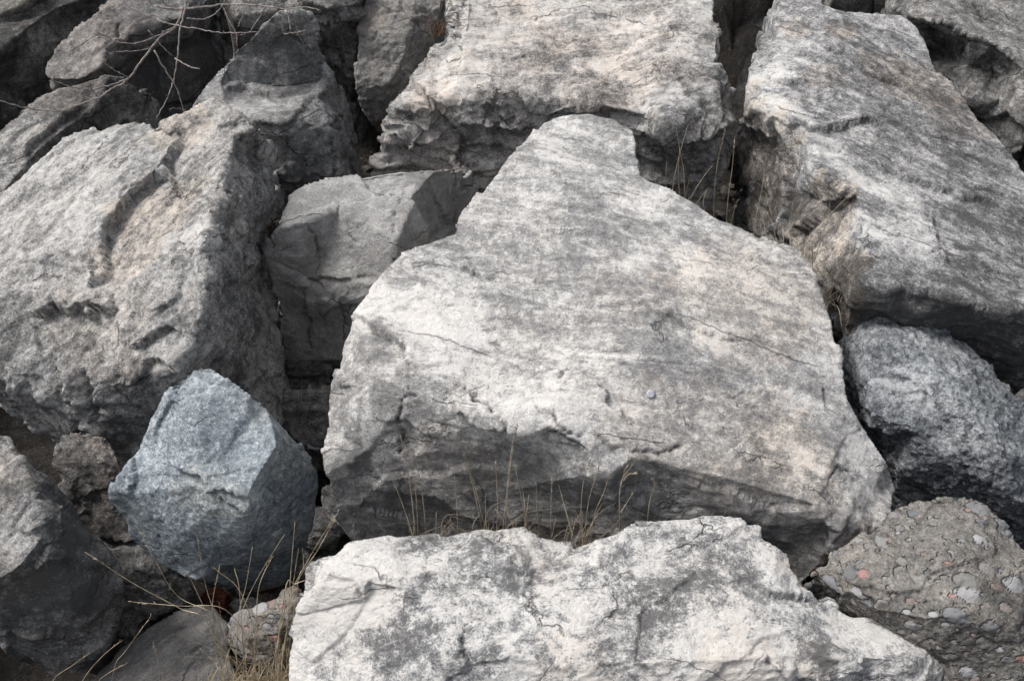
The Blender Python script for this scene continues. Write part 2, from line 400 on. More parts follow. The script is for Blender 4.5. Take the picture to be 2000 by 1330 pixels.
# ---------------------------------------------------------------- ground
def ground():
    n = 420
    xs = np.linspace(-1, 1, n); xs = np.sign(xs)*np.abs(xs)**2.6*60
    g = np.stack(np.meshgrid(xs, xs+2.4, indexing='xy'), -1).reshape(-1, 2)
    p = np.concatenate([g, np.zeros((len(g), 1))], 1)
    b1, b2, vec, rn = voro(p+fbm(p, 2., 3)[:, None]*.12, 1.1, 3)
    hw = .37*(np.clip(g[:, 1], -1, 7)+2.9)+.14
    out_ = np.maximum(np.abs(g[:, 0])/hw, np.maximum((g[:, 1]-3.2)/1.7, (3.2-g[:, 1])/2.45))
    far = sst(1.0, 1.22, out_)*sst(14, 6, np.hypot(g[:, 0], g[:, 1]-2.4))
    bould = (sst(.02, .14, b2-b1)*(.75+.35*rn[:, 3])+(vec*((rn[:, 3:6]-.5)*[.9, .9, 0])).sum(1))  # boulder bumps added out of view, set close in to block side light
    b3, b4, v3, r3 = voro(p, 9., 1)
    z = GROUND_Z+.05*fbm(p, 1.2, 4)+.05*sst(0, .3, b4-b3)*r3[:, 3]+far*bould+.012*fbm(p, 14, 4)
    P3 = np.stack([g[:, 0], g[:, 1], z], 1)
    i = np.arange(n*n).reshape(n, n)
    q = np.stack([i[:-1, :-1], i[:-1, 1:], i[1:, 1:], i[1:, :-1]], -1).reshape(-1, 4)
    me = bpy.data.meshes.new("ground"); me.from_pydata(P3.tolist(), [], q.tolist())
    me.polygons.foreach_set('use_smooth', [True]*len(me.polygons))
    me.materials.append(stone_mat("ground_soil", V_(DARK, ramp=[(0., (.009, .008, .007)), (.5, (.02, .017, .015)), (1., (.05, .045, .04))], sl=1, s3=50, bC=1.2), 99, 0))
    o = bpy.data.objects.new("ground", me); COL.objects.link(o); tag(o, kind='structure')
    # the ground goes on to the horizon
    bm = bmesh.new()
    for x0, x1, y0, y1 in ((-900, 900, 62.3, 900), (-900, 900, -900, -57.5), (-900, -59.9, -57.5, 62.3), (59.9, 900, -57.5, 62.3)):
        bm.faces.new([bm.verts.new((x, y, GROUND_Z)) for x, y in ((x0, y0), (x1, y0), (x1, y1), (x0, y1))])
    m2 = bpy.data.meshes.new("distant_ground"); bm.to_mesh(m2); bm.free(); m2.materials.append(me.materials[0])
    tag2 = bpy.data.objects.new("distant_ground", m2); COL.objects.link(tag2); tag(tag2, kind='structure')
ground()

# ---------------------------------------------------------------- the boulders (outline and creases: photo x, photo y, height)
rock("limestone_slab", "huge pale grey limestone slab in the centre, wide at the front and narrowing to a tip", V_(WHITE, bal=.56, sl=.3, wB=1.7, wA=1.2, wD=1., k=1.05, ck=.4, tan=.4, ramp=[(0., G(.13)), (.25, (.22,.22,.222)), (.5, G(.33, .012)), (.68, G(.5, .015)), (.95, G(.66, .02))]),
 [(1150,219,.86),(1095,225,.86),(1060,240,.85),(1035,275,.84),(1000,310,.83),(960,350,.8),(930,385,.79),(905,420,.78),(885,455,.76),(845,472,.75),(800,490,.74),(765,525,.72),(735,560,.7),(700,610,.67),(682,660,.62),(665,710,.58),(650,760,.52),(638,830,.47),(627,875,.44),(632,930,1.88,1),(648,990,1.86,1),(680,1050,1.84,1),(720,1120,1.82,1),(900,1160,1.80,1),(1200,1180,1.77,1),(1450,1170,1.7,1),(1560,1160,1.66,1),(1590,1120,1.67,1),(1630,1090,1.68,1),(1670,1065,1.69,1),(1700,1045,1.71,1),(1742,1000,1.76,1),(1748,955,.36),(1735,900,.45),(1705,850,.5),(1660,780,.58),(1640,720,.62),(1625,650,.65),(1610,600,.67),(1590,540,.7),(1578,510,.71),(1550,485,.73),(1500,470,.74),(1440,440,.76),(1400,425,.77),(1340,385,.78),(1270,355,.79),(1250,340,.8),(1246,300,.82),(1235,255,.84),(1200,230,.86)],
 [[(650,760,.52),(690,730,.62),(740,742,.65),(800,765,.66),(850,785,.66),(890,802,.655),(930,818,.645),(1000,832,.64),(1090,845,.63),(1140,872,.61),(1190,922,.58),(1215,905,.585),(1240,892,.59),(1300,905,.57),(1370,925,.55),(1450,945,.53),(1530,970,.5),(1590,988,.48),(1645,990,.45),(1700,965,.42),(1748,955,.36)],
  [(700,640,.66),(720,700,.665),(745,740,.655)],
  [(720,880,1.93,1),(800,905,1.91,1),(1000,960,1.86,1),(1200,1000,1.80,1),(1420,1010,1.76,1),(1580,1050,1.72,1)],
  [(1230,925,1.83,1),(1290,935,1.83,1)],
  [(1200,500,.79),(1300,600,.76),(1250,700,.73)],[(1640,1040,1.7,1),(1600,1090,1.68,1)]],
 vox=.0125, drop=.55, streak=(1000,560,1400,640), seed=1,
 D=dict(lump=.02, facet=.18, fs=4.5, facet2=.1, ridge=.004, rs=9, top=.2, fine=.002),
 feat=[('ledge',[(890,500),(915,525),(940,540),(975,552)],(960,520),.014,.1),
       ('ledge',[(1150,590),(1210,590),(1260,598),(1300,620),(1370,650),(1420,665),(1480,670)],(1350,600),.006,.08),
       ('crack',[(905,745),(915,765),(945,790),(985,820),(1010,850)],.006,.02),
       ('crack',[(805,725),(800,755),(785,790),(782,880),(790,1000)],.005,.016),
       ('ledge',[(1035,715),(1090,722),(1150,735),(1185,760),(1180,790),(1215,810),(1260,830)],(1100,760),.016,.07),
       ('crack',[(1080,740),(1110,730),(1150,728)],.005,.014),('crack',[(1040,800),(1080,815),(1095,840),(1150,850)],.006,.016),
       ('ledge',[(870,775),(890,810),(930,826),(985,834),(1090,847),(1140,862)],(1000,790),.022,.06),
       ('ledge',[(1480,745),(1482,780),(1420,785)],(1550,760),.009,.08),
       ('crack',[(1600,750),(1620,800)],.005,.012),('crack',[(1610,940),(1640,915),(1665,920)],.005,.012),
       ('ledge',[(1400,880),(1440,875),(1445,860),(1480,850)],(1440,930),.012,.06),
       ('ledge',[(1610,1010),(1620,1040),(1605,1080)],(1650,1050),.03,.1),
       ('ledge',[(690,640),(712,622),(735,640),(765,668),(800,690),(780,720),(800,745)],(830,640),.02,.08),
       ('crack',[(1300,460),(1360,490),(1420,500)],.006,.008),('crack',[(1150,840),(1200,880),(1290,885),(1340,860)],.006,.014)],
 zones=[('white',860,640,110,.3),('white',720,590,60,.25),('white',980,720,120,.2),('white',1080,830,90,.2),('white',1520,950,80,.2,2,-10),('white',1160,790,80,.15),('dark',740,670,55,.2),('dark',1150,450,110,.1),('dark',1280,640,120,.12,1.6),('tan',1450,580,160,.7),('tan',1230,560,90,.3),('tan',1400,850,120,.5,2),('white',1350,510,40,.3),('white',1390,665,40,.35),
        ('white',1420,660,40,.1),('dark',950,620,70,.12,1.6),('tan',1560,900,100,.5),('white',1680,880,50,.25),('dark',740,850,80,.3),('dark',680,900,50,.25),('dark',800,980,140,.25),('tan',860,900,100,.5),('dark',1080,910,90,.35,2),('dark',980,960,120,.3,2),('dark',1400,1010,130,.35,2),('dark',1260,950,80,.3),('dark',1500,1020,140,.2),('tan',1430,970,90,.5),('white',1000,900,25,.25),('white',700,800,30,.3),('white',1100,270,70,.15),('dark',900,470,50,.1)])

rock("limestone_boulder", "big two-toned boulder at the left with a sandy channel along its top", V_(WHITE, bal=.5, sl=.4, wB=1.3, wA=.9, tan=.35),
 [(-70,400,.66),(15,367,.7),(70,320,.73),(125,270,.76),(175,255,.78),(225,243,.79),(265,237,.8),(300,248,.82),(320,235,.85),(345,222,.87),(370,214,.88),(392,203,.9),(413,196,.9),(440,204,.9),(475,225,.88),(500,247,.86),(525,272,.76),(541,305,.6),(550,340,.48),(560,370,.4),(568,387,3.38,1),(560,410,3.35,1),(550,435,3.3,1),(515,482,3.08,1),(522,550,2.98,1),(540,610,2.88,1),(550,660,2.8,1),(556,703,2.74,1),(556,790,2.56,1),(540,860,2.44,1),(450,910,2.3,1),(330,915,2.12,1),(255,872,2.1,1),(200,850,2.1,1),(130,815,2.12,1),(70,775,2.15,1),(0,745,2.18,1),(-70,720,2.2,1)],
 [[(475,225,.88),(452,262,.88),(437,301,.87),(427,350,.86),(415,400,.85),(405,451,.84),(385,496,.82),(398,540,.8),(394,580,.77),(390,620,.73),(377,668,.67),(355,712,.6)],
  [(-70,580,.68),(0,598,.68),(60,620,.67),(110,680,.62),(150,718,.6),(200,722,.6),(250,722,.61),(330,715,.62),(355,712,.6)],
  [(355,712,.6),(350,800,2.12,1),(330,915,2.12,1)],
  [(320,240,.86),(345,275,.82),(320,335,.79),(270,385,.77),(232,430,.76),(213,480,.75),(215,545,.735),(175,590,.69)],
  [(80,450,.76),(180,380,.8),(290,290,.84)],[(478,380,2.86,1),(470,480,2.76,1),(478,600,2.62,1),(470,720,2.46,1)]],
 vox=.0125, drop=.8, under=.25, streak=(60,560,280,330), seed=2,
 D=dict(lump=.03, facet=.22, fs=6, facet2=.26, fs2=16, ridge=.012, rs=9, top=.6, fine=.005),
 feat=[('ledge',[(322,238),(345,258),(356,280),(345,302),(330,325),(335,340),(300,352),(268,380),(240,400),(232,425),(208,448),(204,470),(214,505),(214,540),(190,560),(165,585)],(150,420),.03,.14,.02),
       ('ledge',[(437,301),(425,350),(413,400),(405,440),(380,470),(340,500),(290,530),(240,560)],(460,380),.012,.08,.04),
       ('ledge',[(60,620),(100,600),(150,605),(200,610),(225,580)],(100,570),.03,.12,.05),
       ('ledge',[(250,740),(300,715),(355,712)],(320,690),.02,.08),('crack',[(455,330),(480,420),(490,520)],.006,.012),
       ('ledge',[(180,720),(200,770),(210,840)],(240,780),.03,.1,.03),('ledge',[(350,640),(300,660),(260,690)],(320,620),.02,.1,.04),('ledge',[(110,690),(130,740),(140,800)],(170,740),.02,.1,.03)],
 zones=[('white',390,460,45,.45),('white',160,450,60,.2),('white',60,350,60,.1),('white',405,260,40,.2),('white',340,690,40,.25),('white',230,560,45,.15),('tan',340,260,60,1.),('tan',300,420,90,1.2),('tan',250,500,60,1),('tan',350,380,60,.5),('tan',200,640,110,.5),('dark',260,470,35,.2),('dark',60,640,90,.2,1.5),('dark',100,760,120,.22,1.6),('dark',300,800,120,.22),('dark',480,420,90,.28),('dark',470,600,110,.3),('dark',500,300,50,.25),('white',100,430,100,.12),('dark',440,780,80,.3),('dark',400,620,50,.15)])

rock("block_boulder", "squarish mid-grey block wedged between the left boulder and the centre slab", V_(BLOCK, bal=.7),
 [(924,326,.52),(880,327,.57),(840,328,.61),(775,332,0.640),(715,341,0.640),(659,350,0.640),(600,365,0.630),(574,380,0.620),(567,402,0.610),(556,423,0.600),(550,437,0.590),(533,455,0.560),(517,468,0.520),(515,483,0.480),(521,500,0.440),(527,540,2.890,1),(535,570,2.870,1),(542,605,2.850,1),(546,647,2.830,1),(553,682,2.820,1),(562,705,2.810,1),(602,710,2.790,1),(640,703,2.770,1),(661,705,2.760,1),(720,700,2.740,1),(800,640,2.83,1),(870,540,3.1,1),(935,440,3.32,1),(930,370,3.38,1)],
 [[(550,437,0.590),(560,441,0.600),(595,430,0.600),(605,418,0.600),(663,402,0.600),(729,395,0.600),(796,366,0.600),(812,356,0.610),(850,338,.6),(880,327,.57)],
  [(796,366,0.600),(797,400,3.050,1),(790,455,2.950,1),(770,465,2.870,1),(772,520,2.810,1),(760,600,2.750,1)],[(595,430,0.600),(620,560,2.850,1),(640,703,2.770,1)],[(533,455,0.560),(640,570,2.830,1),(760,535,2.790,1)]],
 vox=.0125, drop=.3, streak=(560,480,760,460), seed=3, smooth=1,
 D=dict(lump=.014, facet=.16, fs=3.5, facet2=.07, ridge=.003, fine=.002, top=.6),
 feat=[('ledge',[(521,570),(560,553),(620,546),(680,542),(735,535)],(600,500),.009,.07),('ledge',[(530,578),(600,575),(660,572),(730,562)],(600,620),.011,.06),
       ('crack',[(598,432),(610,460),(625,490),(635,545)],.005,.014),('crack',[(680,430),(690,455),(700,480)],.004,.01),('ledge',[(600,545),(603,620),(608,690)],(640,620),.011,.07),
       ('crack',[(632,600),(631,640),(632,680)],.004,.01),('crack',[(670,572),(672,620),(676,650)],.004,.01),('crack',[(790,370),(765,430),(770,465)],.005,.012),('ledge',[(595,430),(605,418),(663,402),(729,395),(796,366)],(660,430),.012,.05),
       ('ledge',[(845,360),(865,420),(890,440)],(880,370),.01,.08)],
 zones=[('white',740,350,50,.2),('dark',620,350,60,.2),('dark',860,400,70,.3),('dark',640,560,90,.14,3),('dark',560,620,60,.2),('dark',720,470,60,.12),('white',660,440,50,.1),('white',800,490,18,.4),('dark',600,650,60,.15)])

rock("limestone_block", "cream and grey block with rippled top at the top centre behind the slab tip", V_(WHITE, bal=.64, sl=.4, tan=.9, wB=1.3, wA=1.7, s1=6, tint=(1.06,.95,.87)),
 [(895,-70,.98),(887,0,.95),(889,28,.93),(882,56,.9),(872,74,.86),(845,91,.82),(824,115,.8),(800,140,.78),(789,168,.76),(771,203,.71),(756,236,.66),(752,266,.58),(742,297,.5),(735,336,.42),(745,400,3.42,1),(900,430,3.4,1),(1000,430,3.42,1),(1250,450,3.36,1),(1396,465,3.36,1),(1396,420,3.37,1),(1403,350,3.4,1),(1416,315,3.45,1),(1430,262,3.5,1),(1432,227,3.58,1),(1426,182,.7),(1412,136,.8),(1402,98,.86),(1400,45,.92),(1391,0,.95),(1386,-70,.98)],
 [[(771,203,.71),(803,200,.74),(840,216,.74),(870,192,.77),(901,168,.8),(935,172,.8),(995,186,.79),(1055,192,.79),(1125,198,.79),(1195,212,.78),(1240,222,.77),(1290,235,.76),(1330,225,.77),(1375,185,.79),(1412,136,.8)],
  [(760,270,.6),(830,240,3.5,1),(900,235,3.5,1),(1000,240,3.52,1)],[(1260,285,3.36,1),(1330,290,3.36,1),(1400,270,3.4,1)],[(1260,330,3.37,1),(1330,340,3.36,1),(1390,330,3.38,1)],
  [(901,168,.8),(905,80,.87),(915,-20,.94)],[(882,56,.9),(860,110,.8),(850,180,.76)]],
 vox=.0145, drop=.4, streak=(950,100,1350,80), seed=4,
 D=dict(lump=.05, ls=3.6, facet=.22, fs=7, facet2=.2, fs2=15, ridge=.022, rs=5, top=.5, step=.012, sp=.1, side=1.9, fine=.004),
 feat=[('ledge',[(912,0),(905,60),(903,130),(900,170)],(1000,80),.03,.12),('ledge',[(800,150),(830,190),(855,215),(870,245)],(900,200),.035,.12),('ledge',[(870,235),(930,238),(1000,245),(1050,240)],(950,210),.03,.1),
       ('ledge',[(750,270),(800,275),(830,250),(855,235)],(780,240),.03,.08),('crack',[(960,170),(955,210),(945,236)],.007,.02),('crack',[(880,260),(920,285),(960,290),(1000,280)],.01,.025),('ledge',[(1250,262),(1300,262),(1370,262),(1425,255)],(1330,230),.05,.15),
       ('ledge',[(900,280),(890,310),(925,340)],(850,310),.03,.1)],
 zones=[('white',1000,60,120,.15),('white',920,150,40,.2),('white',1300,180,60,.15),('white',830,180,30,.25),('dark',1010,110,40,.3,2),('dark',1090,100,40,.3,2),('dark',1200,30,30,.35,2),('dark',1280,140,35,.3,2),('dark',1150,70,30,.25,2),('dark',1130,160,40,.28,2),('dark',1190,190,40,.35,1.5),('dark',960,200,50,.2),('dark',1380,170,50,.3),('dark',1290,40,50,.2),('dark',850,290,100,.2),('dark',950,260,70,.25),('dark',1330,300,100,.35),('dark',1360,240,60,.2),('tan',850,200,50,.8),('tan',1180,100,140,.5),('tan',1000,60,100,.4),('tan',850,320,80,.5),('dark',990,230,60,.15)])

rock("tilted_slab", "long streaky blue-grey slab at the right with a pale brown face on its left side", V_(WHITE, bal=.4, sl=.3, wB=1.8, wA=1., tan=.15, k=1.15, tint=(.98,.87,.75), ramp=[(0., G(.07)), (.28, (.15,.15,.155)), (.5, (.27,.27,.275)), (.72, G(.42, .01)), (1., G(.6, .02))]),
 [(1530,-60,.98),(1522,0,.96),(1498,21,.86),(1489,42,.8),(1494,70,.8),(1496,95,.86),(1478,108,.88),(1464,130,.86),(1461,175,.8),(1454,210,.73),(1443,252,.6),(1437,315,.42),(1433,385,.22),(1440,450,.12),(1500,540,.15),(1570,600,.2),(1615,640,2.56,1),(1629,655,2.5,1),(1645,650,2.42,1),(1700,720,2.33,1),(1800,760,2.33,1),(1900,790,2.33,1),(1975,795,2.33,1),(2070,800,2.33,1),(2070,400,.72),(2000,340,.76),(1990,315,.77),(1965,283,.78),(1944,259,.79),(1916,235,.8),(1895,203,.82),(1860,165,.84),(1835,140,.86),(1825,119,.87),(1811,80,.89),(1790,52,.91),(1765,30,.93),(1702,25,.95),(1650,22,.96),(1608,8,.97),(1600,-60,1.)],
 [[(1530,-60,.98),(1527,10,.95),(1522,50,.92),(1516,85,.9),(1496,100,.88),(1478,108,.88)],
  [(1454,210,.73),(1468,206,.84),(1496,210,.86),(1541,217,.87),(1573,256,.86),(1590,290,.86),(1595,322,.85),(1622,344,.84),(1650,371,.83),(1674,385,.82),(1687,412,.82),(1687,437,.82),(1690,500,.8),(1690,549,.78),(1730,563,.78),(1765,554,.79),(1818,563,.79),(1846,573,.79),(1895,588,.78),(1930,600,.77),(2000,606,.77),(2070,612,.76)],
  [(1690,549,.78),(1675,580,2.4,1),(1657,605,2.42,1),(1645,650,2.42,1)],
  [(1573,256,.86),(1548,320,3.1,1),(1545,385,3.04,1),(1530,440,2.97,1)],[(1645,388,2.84,1),(1615,440,2.78,1),(1600,520,2.66,1)],[(1750,640,2.36,1),(1900,680,2.36,1)]],
 vox=.0135, drop=.35, streak=(1480,160,1900,350), seed=5,
 D=dict(lump=.02, facet=.2, fs=5, facet2=.1, ridge=.004, rs=9, top=.25, step=.003, sp=.07, side=1.1),
 feat=[('ledge',[(1545,220),(1570,245),(1580,252),(1640,254),(1655,245),(1678,234),(1700,238),(1735,258)],(1640,230),.018,.1),
       ('ledge',[(1490,150),(1530,162),(1560,165),(1585,164)],(1540,140),.012,.08),('ledge',[(1560,180),(1580,200),(1585,202)],(1540,200),.01,.06),
       ('ledge',[(1755,352),(1800,355),(1840,370),(1862,375)],(1800,335),.012,.09),('ledge',[(1860,385),(1910,388),(1950,400)],(1900,370),.012,.08),('ledge',[(1895,365),(1930,375),(1970,392)],(1930,355),.01,.07),
       ('crack',[(1700,495),(1720,505),(1735,500)],.005,.012),('crack',[(1785,480),(1810,500),(1840,490)],.005,.012),
       ('ledge',[(1800,400),(1825,430),(1830,470),(1860,530)],(1760,480),.012,.1),
       ('ledge',[(1545,475),(1590,440),(1620,410),(1650,378)],(1570,400),.03,.1),('crack',[(1600,420),(1640,390),(1655,372)],.008,.02),('ledge',[(1545,300),(1545,360),(1535,420),(1525,470)],(1500,380),.02,.12),('crack',[(1480,250),(1500,265),(1510,280)],.005,.012),
       ('ledge',[(1610,470),(1640,450),(1680,400)],(1680,470),.018,.08),('ledge',[(1575,90),(1640,110),(1700,150),(1790,180)],(1700,100),.008,.1)],
 zones=[('white',1500,150,45,.4),('white',1500,200,40,.35),('white',1560,120,60,.2),('white',1560,210,50,.25),('white',1600,280,35,.3),('white',1700,350,40,.25,3,-35),('white',1760,470,70,.3),('white',1700,450,40,.2),('white',1850,310,50,.1),('white',1780,350,60,.2,2),('white',1960,560,60,.1),('white',1690,260,30,.25),
        ('dark',1800,260,120,.16),('dark',1900,300,80,.12),('dark',1730,300,70,.1),('dark',1870,450,70,.15),('dark',1950,420,80,.12),('tan',1640,60,30,1.2),('tan',1560,60,30,.7),('tan',1740,150,60,.8),('tan',1820,160,60,.8),('tan',1870,230,70,.6),('tan',1610,150,40,.6),('dark',1620,50,20,.2),
        ('tan',1490,330,130,1.),('tan',1600,460,100,1.3),('tan',1650,540,70,1.3),('tan',1640,600,60,1.2),('dark',1490,300,80,.35),('dark',1500,420,80,.3),('dark',1570,430,50,.25),('dark',1630,600,50,.25),('white',1580,480,60,.15),('white',1660,440,40,.2),('dark',1800,640,140,.3,3),('dark',1950,680,120,.33,2),('dark',1720,610,60,.25)])

rock("white_boulder", "whitest boulder in the near foreground, mottled with grey lichen patches", V_(WHITE, bal=.66, sl=.7, wA=1.7, wB=1., wC=2.6, s1=6, tan=.5, tint=(1.03,.955,.89), ramp=[(0., G(.14)), (.26, (.24,.24,.243)), (.46, (.36,.36,.363)), (.62, G(.54, .018)), (.85, G(.66, .022))]),
 [(560,1400,.3),(560,1330,.3),(567,1267,.34),(590,1200,.38),(603,1150,.42),(610,1110,.43),(621,1094,.44),(659,1085,.44),(680,1061,.45),(715,1049,.46),(757,1043,.46),(810,1045,.45),(860,1042,.45),(901,1040,.45),(936,1033,.46),(967,1036,.46),(1020,1036,.46),(1034,1050,.45),(1048,1061,.44),(1090,1064,.43),(1118,1066,.43),(1160,1047,.45),(1205,1035,.46),(1223,1021,.47),(1240,1012,.48),(1300,1012,.48),(1342,1012,.48),(1391,1008,.48),(1454,1017,.47),(1489,1024,.46),(1492,1050,.44),(1517,1068,.43),(1541,1085,.42),(1547,1117,.4),(1569,1148,.38),(1597,1173,.37),(1625,1176,.37),(1632,1197,.36),(1667,1208,.36),(1702,1208,.36),(1744,1218,.35),(1769,1236,.34),(1790,1246,.33),(1818,1260,.32),(1830,1290,.29),(1828,1330,.26),(1830,1420,.2),(1200,1500,.3),(700,1480,.3)],
 [[(603,1150,.42),(640,1120,.5),(700,1080,.5),(760,1075,.5)],[(800,1150,.52),(1000,1200,.5),(1200,1150,.5),(1350,1120,.5),(1500,1180,.46)],[(900,1260,.5),(1100,1300,.49),(1350,1290,.48),(1650,1280,.42),(1780,1290,.38)]],
 vox=.010, drop=.45, streak=(900,1220,1280,1130), seed=6,
 D=dict(lump=.028, ls=3.2, facet=.2, fs=5, facet2=.1, ridge=.008, rs=6, top=.45, fine=.0035, fins=44),
 feat=[('ledge',[(925,1040),(945,1060),(965,1075),(985,1078),(1020,1070)],(960,1110),.03,.07),('crack',[(880,1212),(915,1210),(960,1215)],.003,.008),('crack',[(915,1215),(905,1240),(908,1270)],.003,.008),
       ('ledge',[(900,1240),(905,1265),(905,1300)],(860,1260),.014,.05),('ledge',[(1160,1080),(1180,1110),(1140,1130)],(1210,1080),.012,.05),('ledge',[(1500,1150),(1560,1170),(1600,1185)],(1540,1140),.015,.06),('crack',[(1150,1240),(1200,1200),(1260,1165),(1300,1150)],.003,.007),
       ('ledge',[(1480,1260),(1510,1290),(1560,1310)],(1440,1300),.012,.07)],
 zones=[('white',700,1130,110,.4),('white',640,1220,80,.3),('white',940,1185,50,.35),('white',1100,1180,70,.3),('white',1440,1250,110,.4),('white',1680,1230,60,.35),('white',1180,1070,30,.2),('white',890,1265,40,.3),
        ('dark',950,1130,80,.3,1.6),('dark',1010,1180,60,.28),('dark',790,1220,70,.35),('dark',820,1290,80,.35),('dark',930,1290,45,.35),('dark',1190,1110,55,.35),('dark',1230,1250,70,.36),('dark',1400,1110,80,.3),('dark',1380,1180,80,.28,2),('dark',1620,1240,70,.4),('dark',1300,1060,120,.18),('dark',1560,1310,60,.3),('dark',1370,1310,60,.2),('dark',650,1320,60,.25),('dark',835,1135,22,.3),('tan',1450,1290,80,.6),('tan',1110,1310,80,.7),('tan',1530,1090,40,.6),('tan',1590,1290,40,.6),('tan',1060,1100,60,.3),('dark',1750,1300,50,.35),('dark',880,1055,60,.2,2),('tan',700,1200,90,.25)])

rock("pebbly_boulder", "brownish pudding-stone boulder with coloured pebbles at the bottom right corner", V_(CONG, bal=.56),
 [(1570,1145,.3),(1590,1120,.36),(1615,1106,.4),(1625,1085,.43),(1653,1068,.45),(1692,1043,.48),(1727,1022,.5),(1755,1005,.5),(1790,987,.5),(1818,986,.5),(1839,973,.52),(1860,973,.52),(1869,981,.51),(1880,973,.52),(1902,977,.52),(1930,991,.52),(1954,1015,.51),(1982,1036,.5),(2000,1068,.48),(2070,1130,.46),(2070,1400,.22),(1850,1420,.2),(1740,1330,.12),(1640,1240,.1)],
 [[(1690,1110,.49),(1800,1080,.54),(1900,1090,.55),(1980,1120,.52)],[(1700,1190,.45),(1800,1210,.47),(1900,1200,.5),(1980,1210,.48)],[(1760,1260,.34),(1870,1290,.36),(2000,1290,.38)]],
 vox=.0095, drop=.4, streak=(1600,1150,1950,1150), seed=7,
 D=dict(lump=.03, facet=.15, fs=5, facet2=.08, ridge=.004, fine=.005, top=.8, sl=1.),
 feat=[('ledge',[(1640,1160),(1690,1165),(1720,1200)],(1700,1120),.02,.06)],
 zones=[('dark',1850,1290,150,.3,1.5),('dark',1680,1200,70,.25),('white',1750,1080,90,.12),('dark',1950,1250,90,.2)])

rock("blue_boulder", "blue-grey speckled boulder with a pointed top in the lower left", BLUE,
 [(381,717,.76),(406,715,.76),(423,720,.75),(448,741,.73),(490,773,.69),(518,794,.65),(546,822,.6),(567,846,.55),(588,868,.5),(609,886,.46),(617,914,.4),(612,942,.34),(595,987,.25),(574,1040,.16),(546,1071,.12),(525,1089,.1),(490,1096,.13),(437,1106,.15),(402,1127,.14),(381,1134,.14),(343,1113,.15),(308,1096,.17),(280,1071,.2),(255,1050,.24),(245,1012,.3),(217,975,.38),(213,956,.42),(224,935,.45),(252,903,.48),(266,880,.5),(280,850,.55),(301,815,.6),(332,759,.69),(350,731,.74)],
 [[(518,794,.65),(535,840,.63),(539,872,.62),(511,917,.6),(486,963,.56),(476,1000,.5),(497,1012,.44),(483,1061,.3),(490,1096,.13)],
  [(280,850,.55),(308,875,.53),(350,917,.52),(385,949,.52),(437,970,.53),(486,987,.52)],
  [(252,903,.48),(262,930,.46),(259,963,.42),(252,1005,.32)],[(390,850,.64),(430,900,.59)],[(360,1040,.33),(420,1060,.3)]],
 vox=.010, drop=.35, streak=(300,850,500,1000), seed=8, smooth=2,
 D=dict(lump=.008, facet=.06, fs=4, facet2=.04, fs2=12, ridge=.002, top=.7, fine=.0022, sl=1., pit=.003, ps=34),
 feat=[('ledge',[(355,735),(345,775),(320,815),(300,850)],(330,760),.008,.04),('ledge',[(300,860),(345,905),(385,940),(430,960),(486,975)],(430,880),.014,.05),('crack',[(425,960),(440,985),(480,1000)],.005,.01),('ledge',[(265,890),(262,930),(262,975)],(235,930),.01,.04),('crack',[(318,1015),(310,1060)],.004,.008)],
 zones=[('white',400,730,40,.35),('white',340,790,40,.2),('white',300,850,40,.15),('white',480,950,40,.15),('tan',570,900,60,1.),('tan',400,970,50,.8,2),('dark',560,950,70,.25),('dark',320,1030,90,.15),('tan',520,800,30,.6),('dark',450,1060,70,.12)])

rock("speckled_boulder", "rounded black and white speckled boulder at the right edge under the big slab", V_(SPECK, bal=.6, k=1.05),
 [(1685,605,0.590),(1713,598,0.610),(1741,596,0.620),(1769,601,0.620),(1804,612,0.610),(1846,640,0.590),(1888,671,0.570),(1926,706,0.550),(1940,734,0.540),(1975,766,0.520),(2000,794,0.500),(2070,870,0.470),(2070,1080,0.070),(1990,1060,0.090),(1900,1030,0.100),(1830,1010,0.110),(1760,1010,0.120),(1745,965,0.170),(1727,880,0.290),(1702,836,0.370),(1678,806,0.400),(1655,760,0.390),(1643,715,0.400),(1636,680,0.430),(1650,647,0.490),(1668,622,0.550)],
 [[(1741,596,0.620),(1710,640,0.620),(1692,682,0.600),(1687,727,0.570),(1693,765,0.550),(1688,797,0.510),(1702,836,0.370)],
  [(1688,797,0.510),(1700,815,0.510),(1740,828,0.510),(1800,840,0.510),(1860,885,0.490),(1920,930,0.470),(1980,975,0.430),(2070,1010,0.390)],[(1800,700,0.650),(1880,800,0.610),(1960,900,0.540)],[(1760,920,1.950,1),(1850,960,1.910,1)]],
 vox=.0105, drop=.35, streak=(1700,700,1950,900), seed=9, smooth=5,
 D=dict(lump=.03, facet=.12, fs=5, facet2=.12, fs2=13, ridge=.008, rs=7, top=.9, fine=.008, sl=.8, pit=.008, ps=22),
 zones=[('white',1790,640,60,.15),('white',1750,780,70,.2),('white',1850,780,90,.15),('dark',1800,900,120,.2,2),('dark',1900,970,110,.2),('white',1930,870,60,.12)])

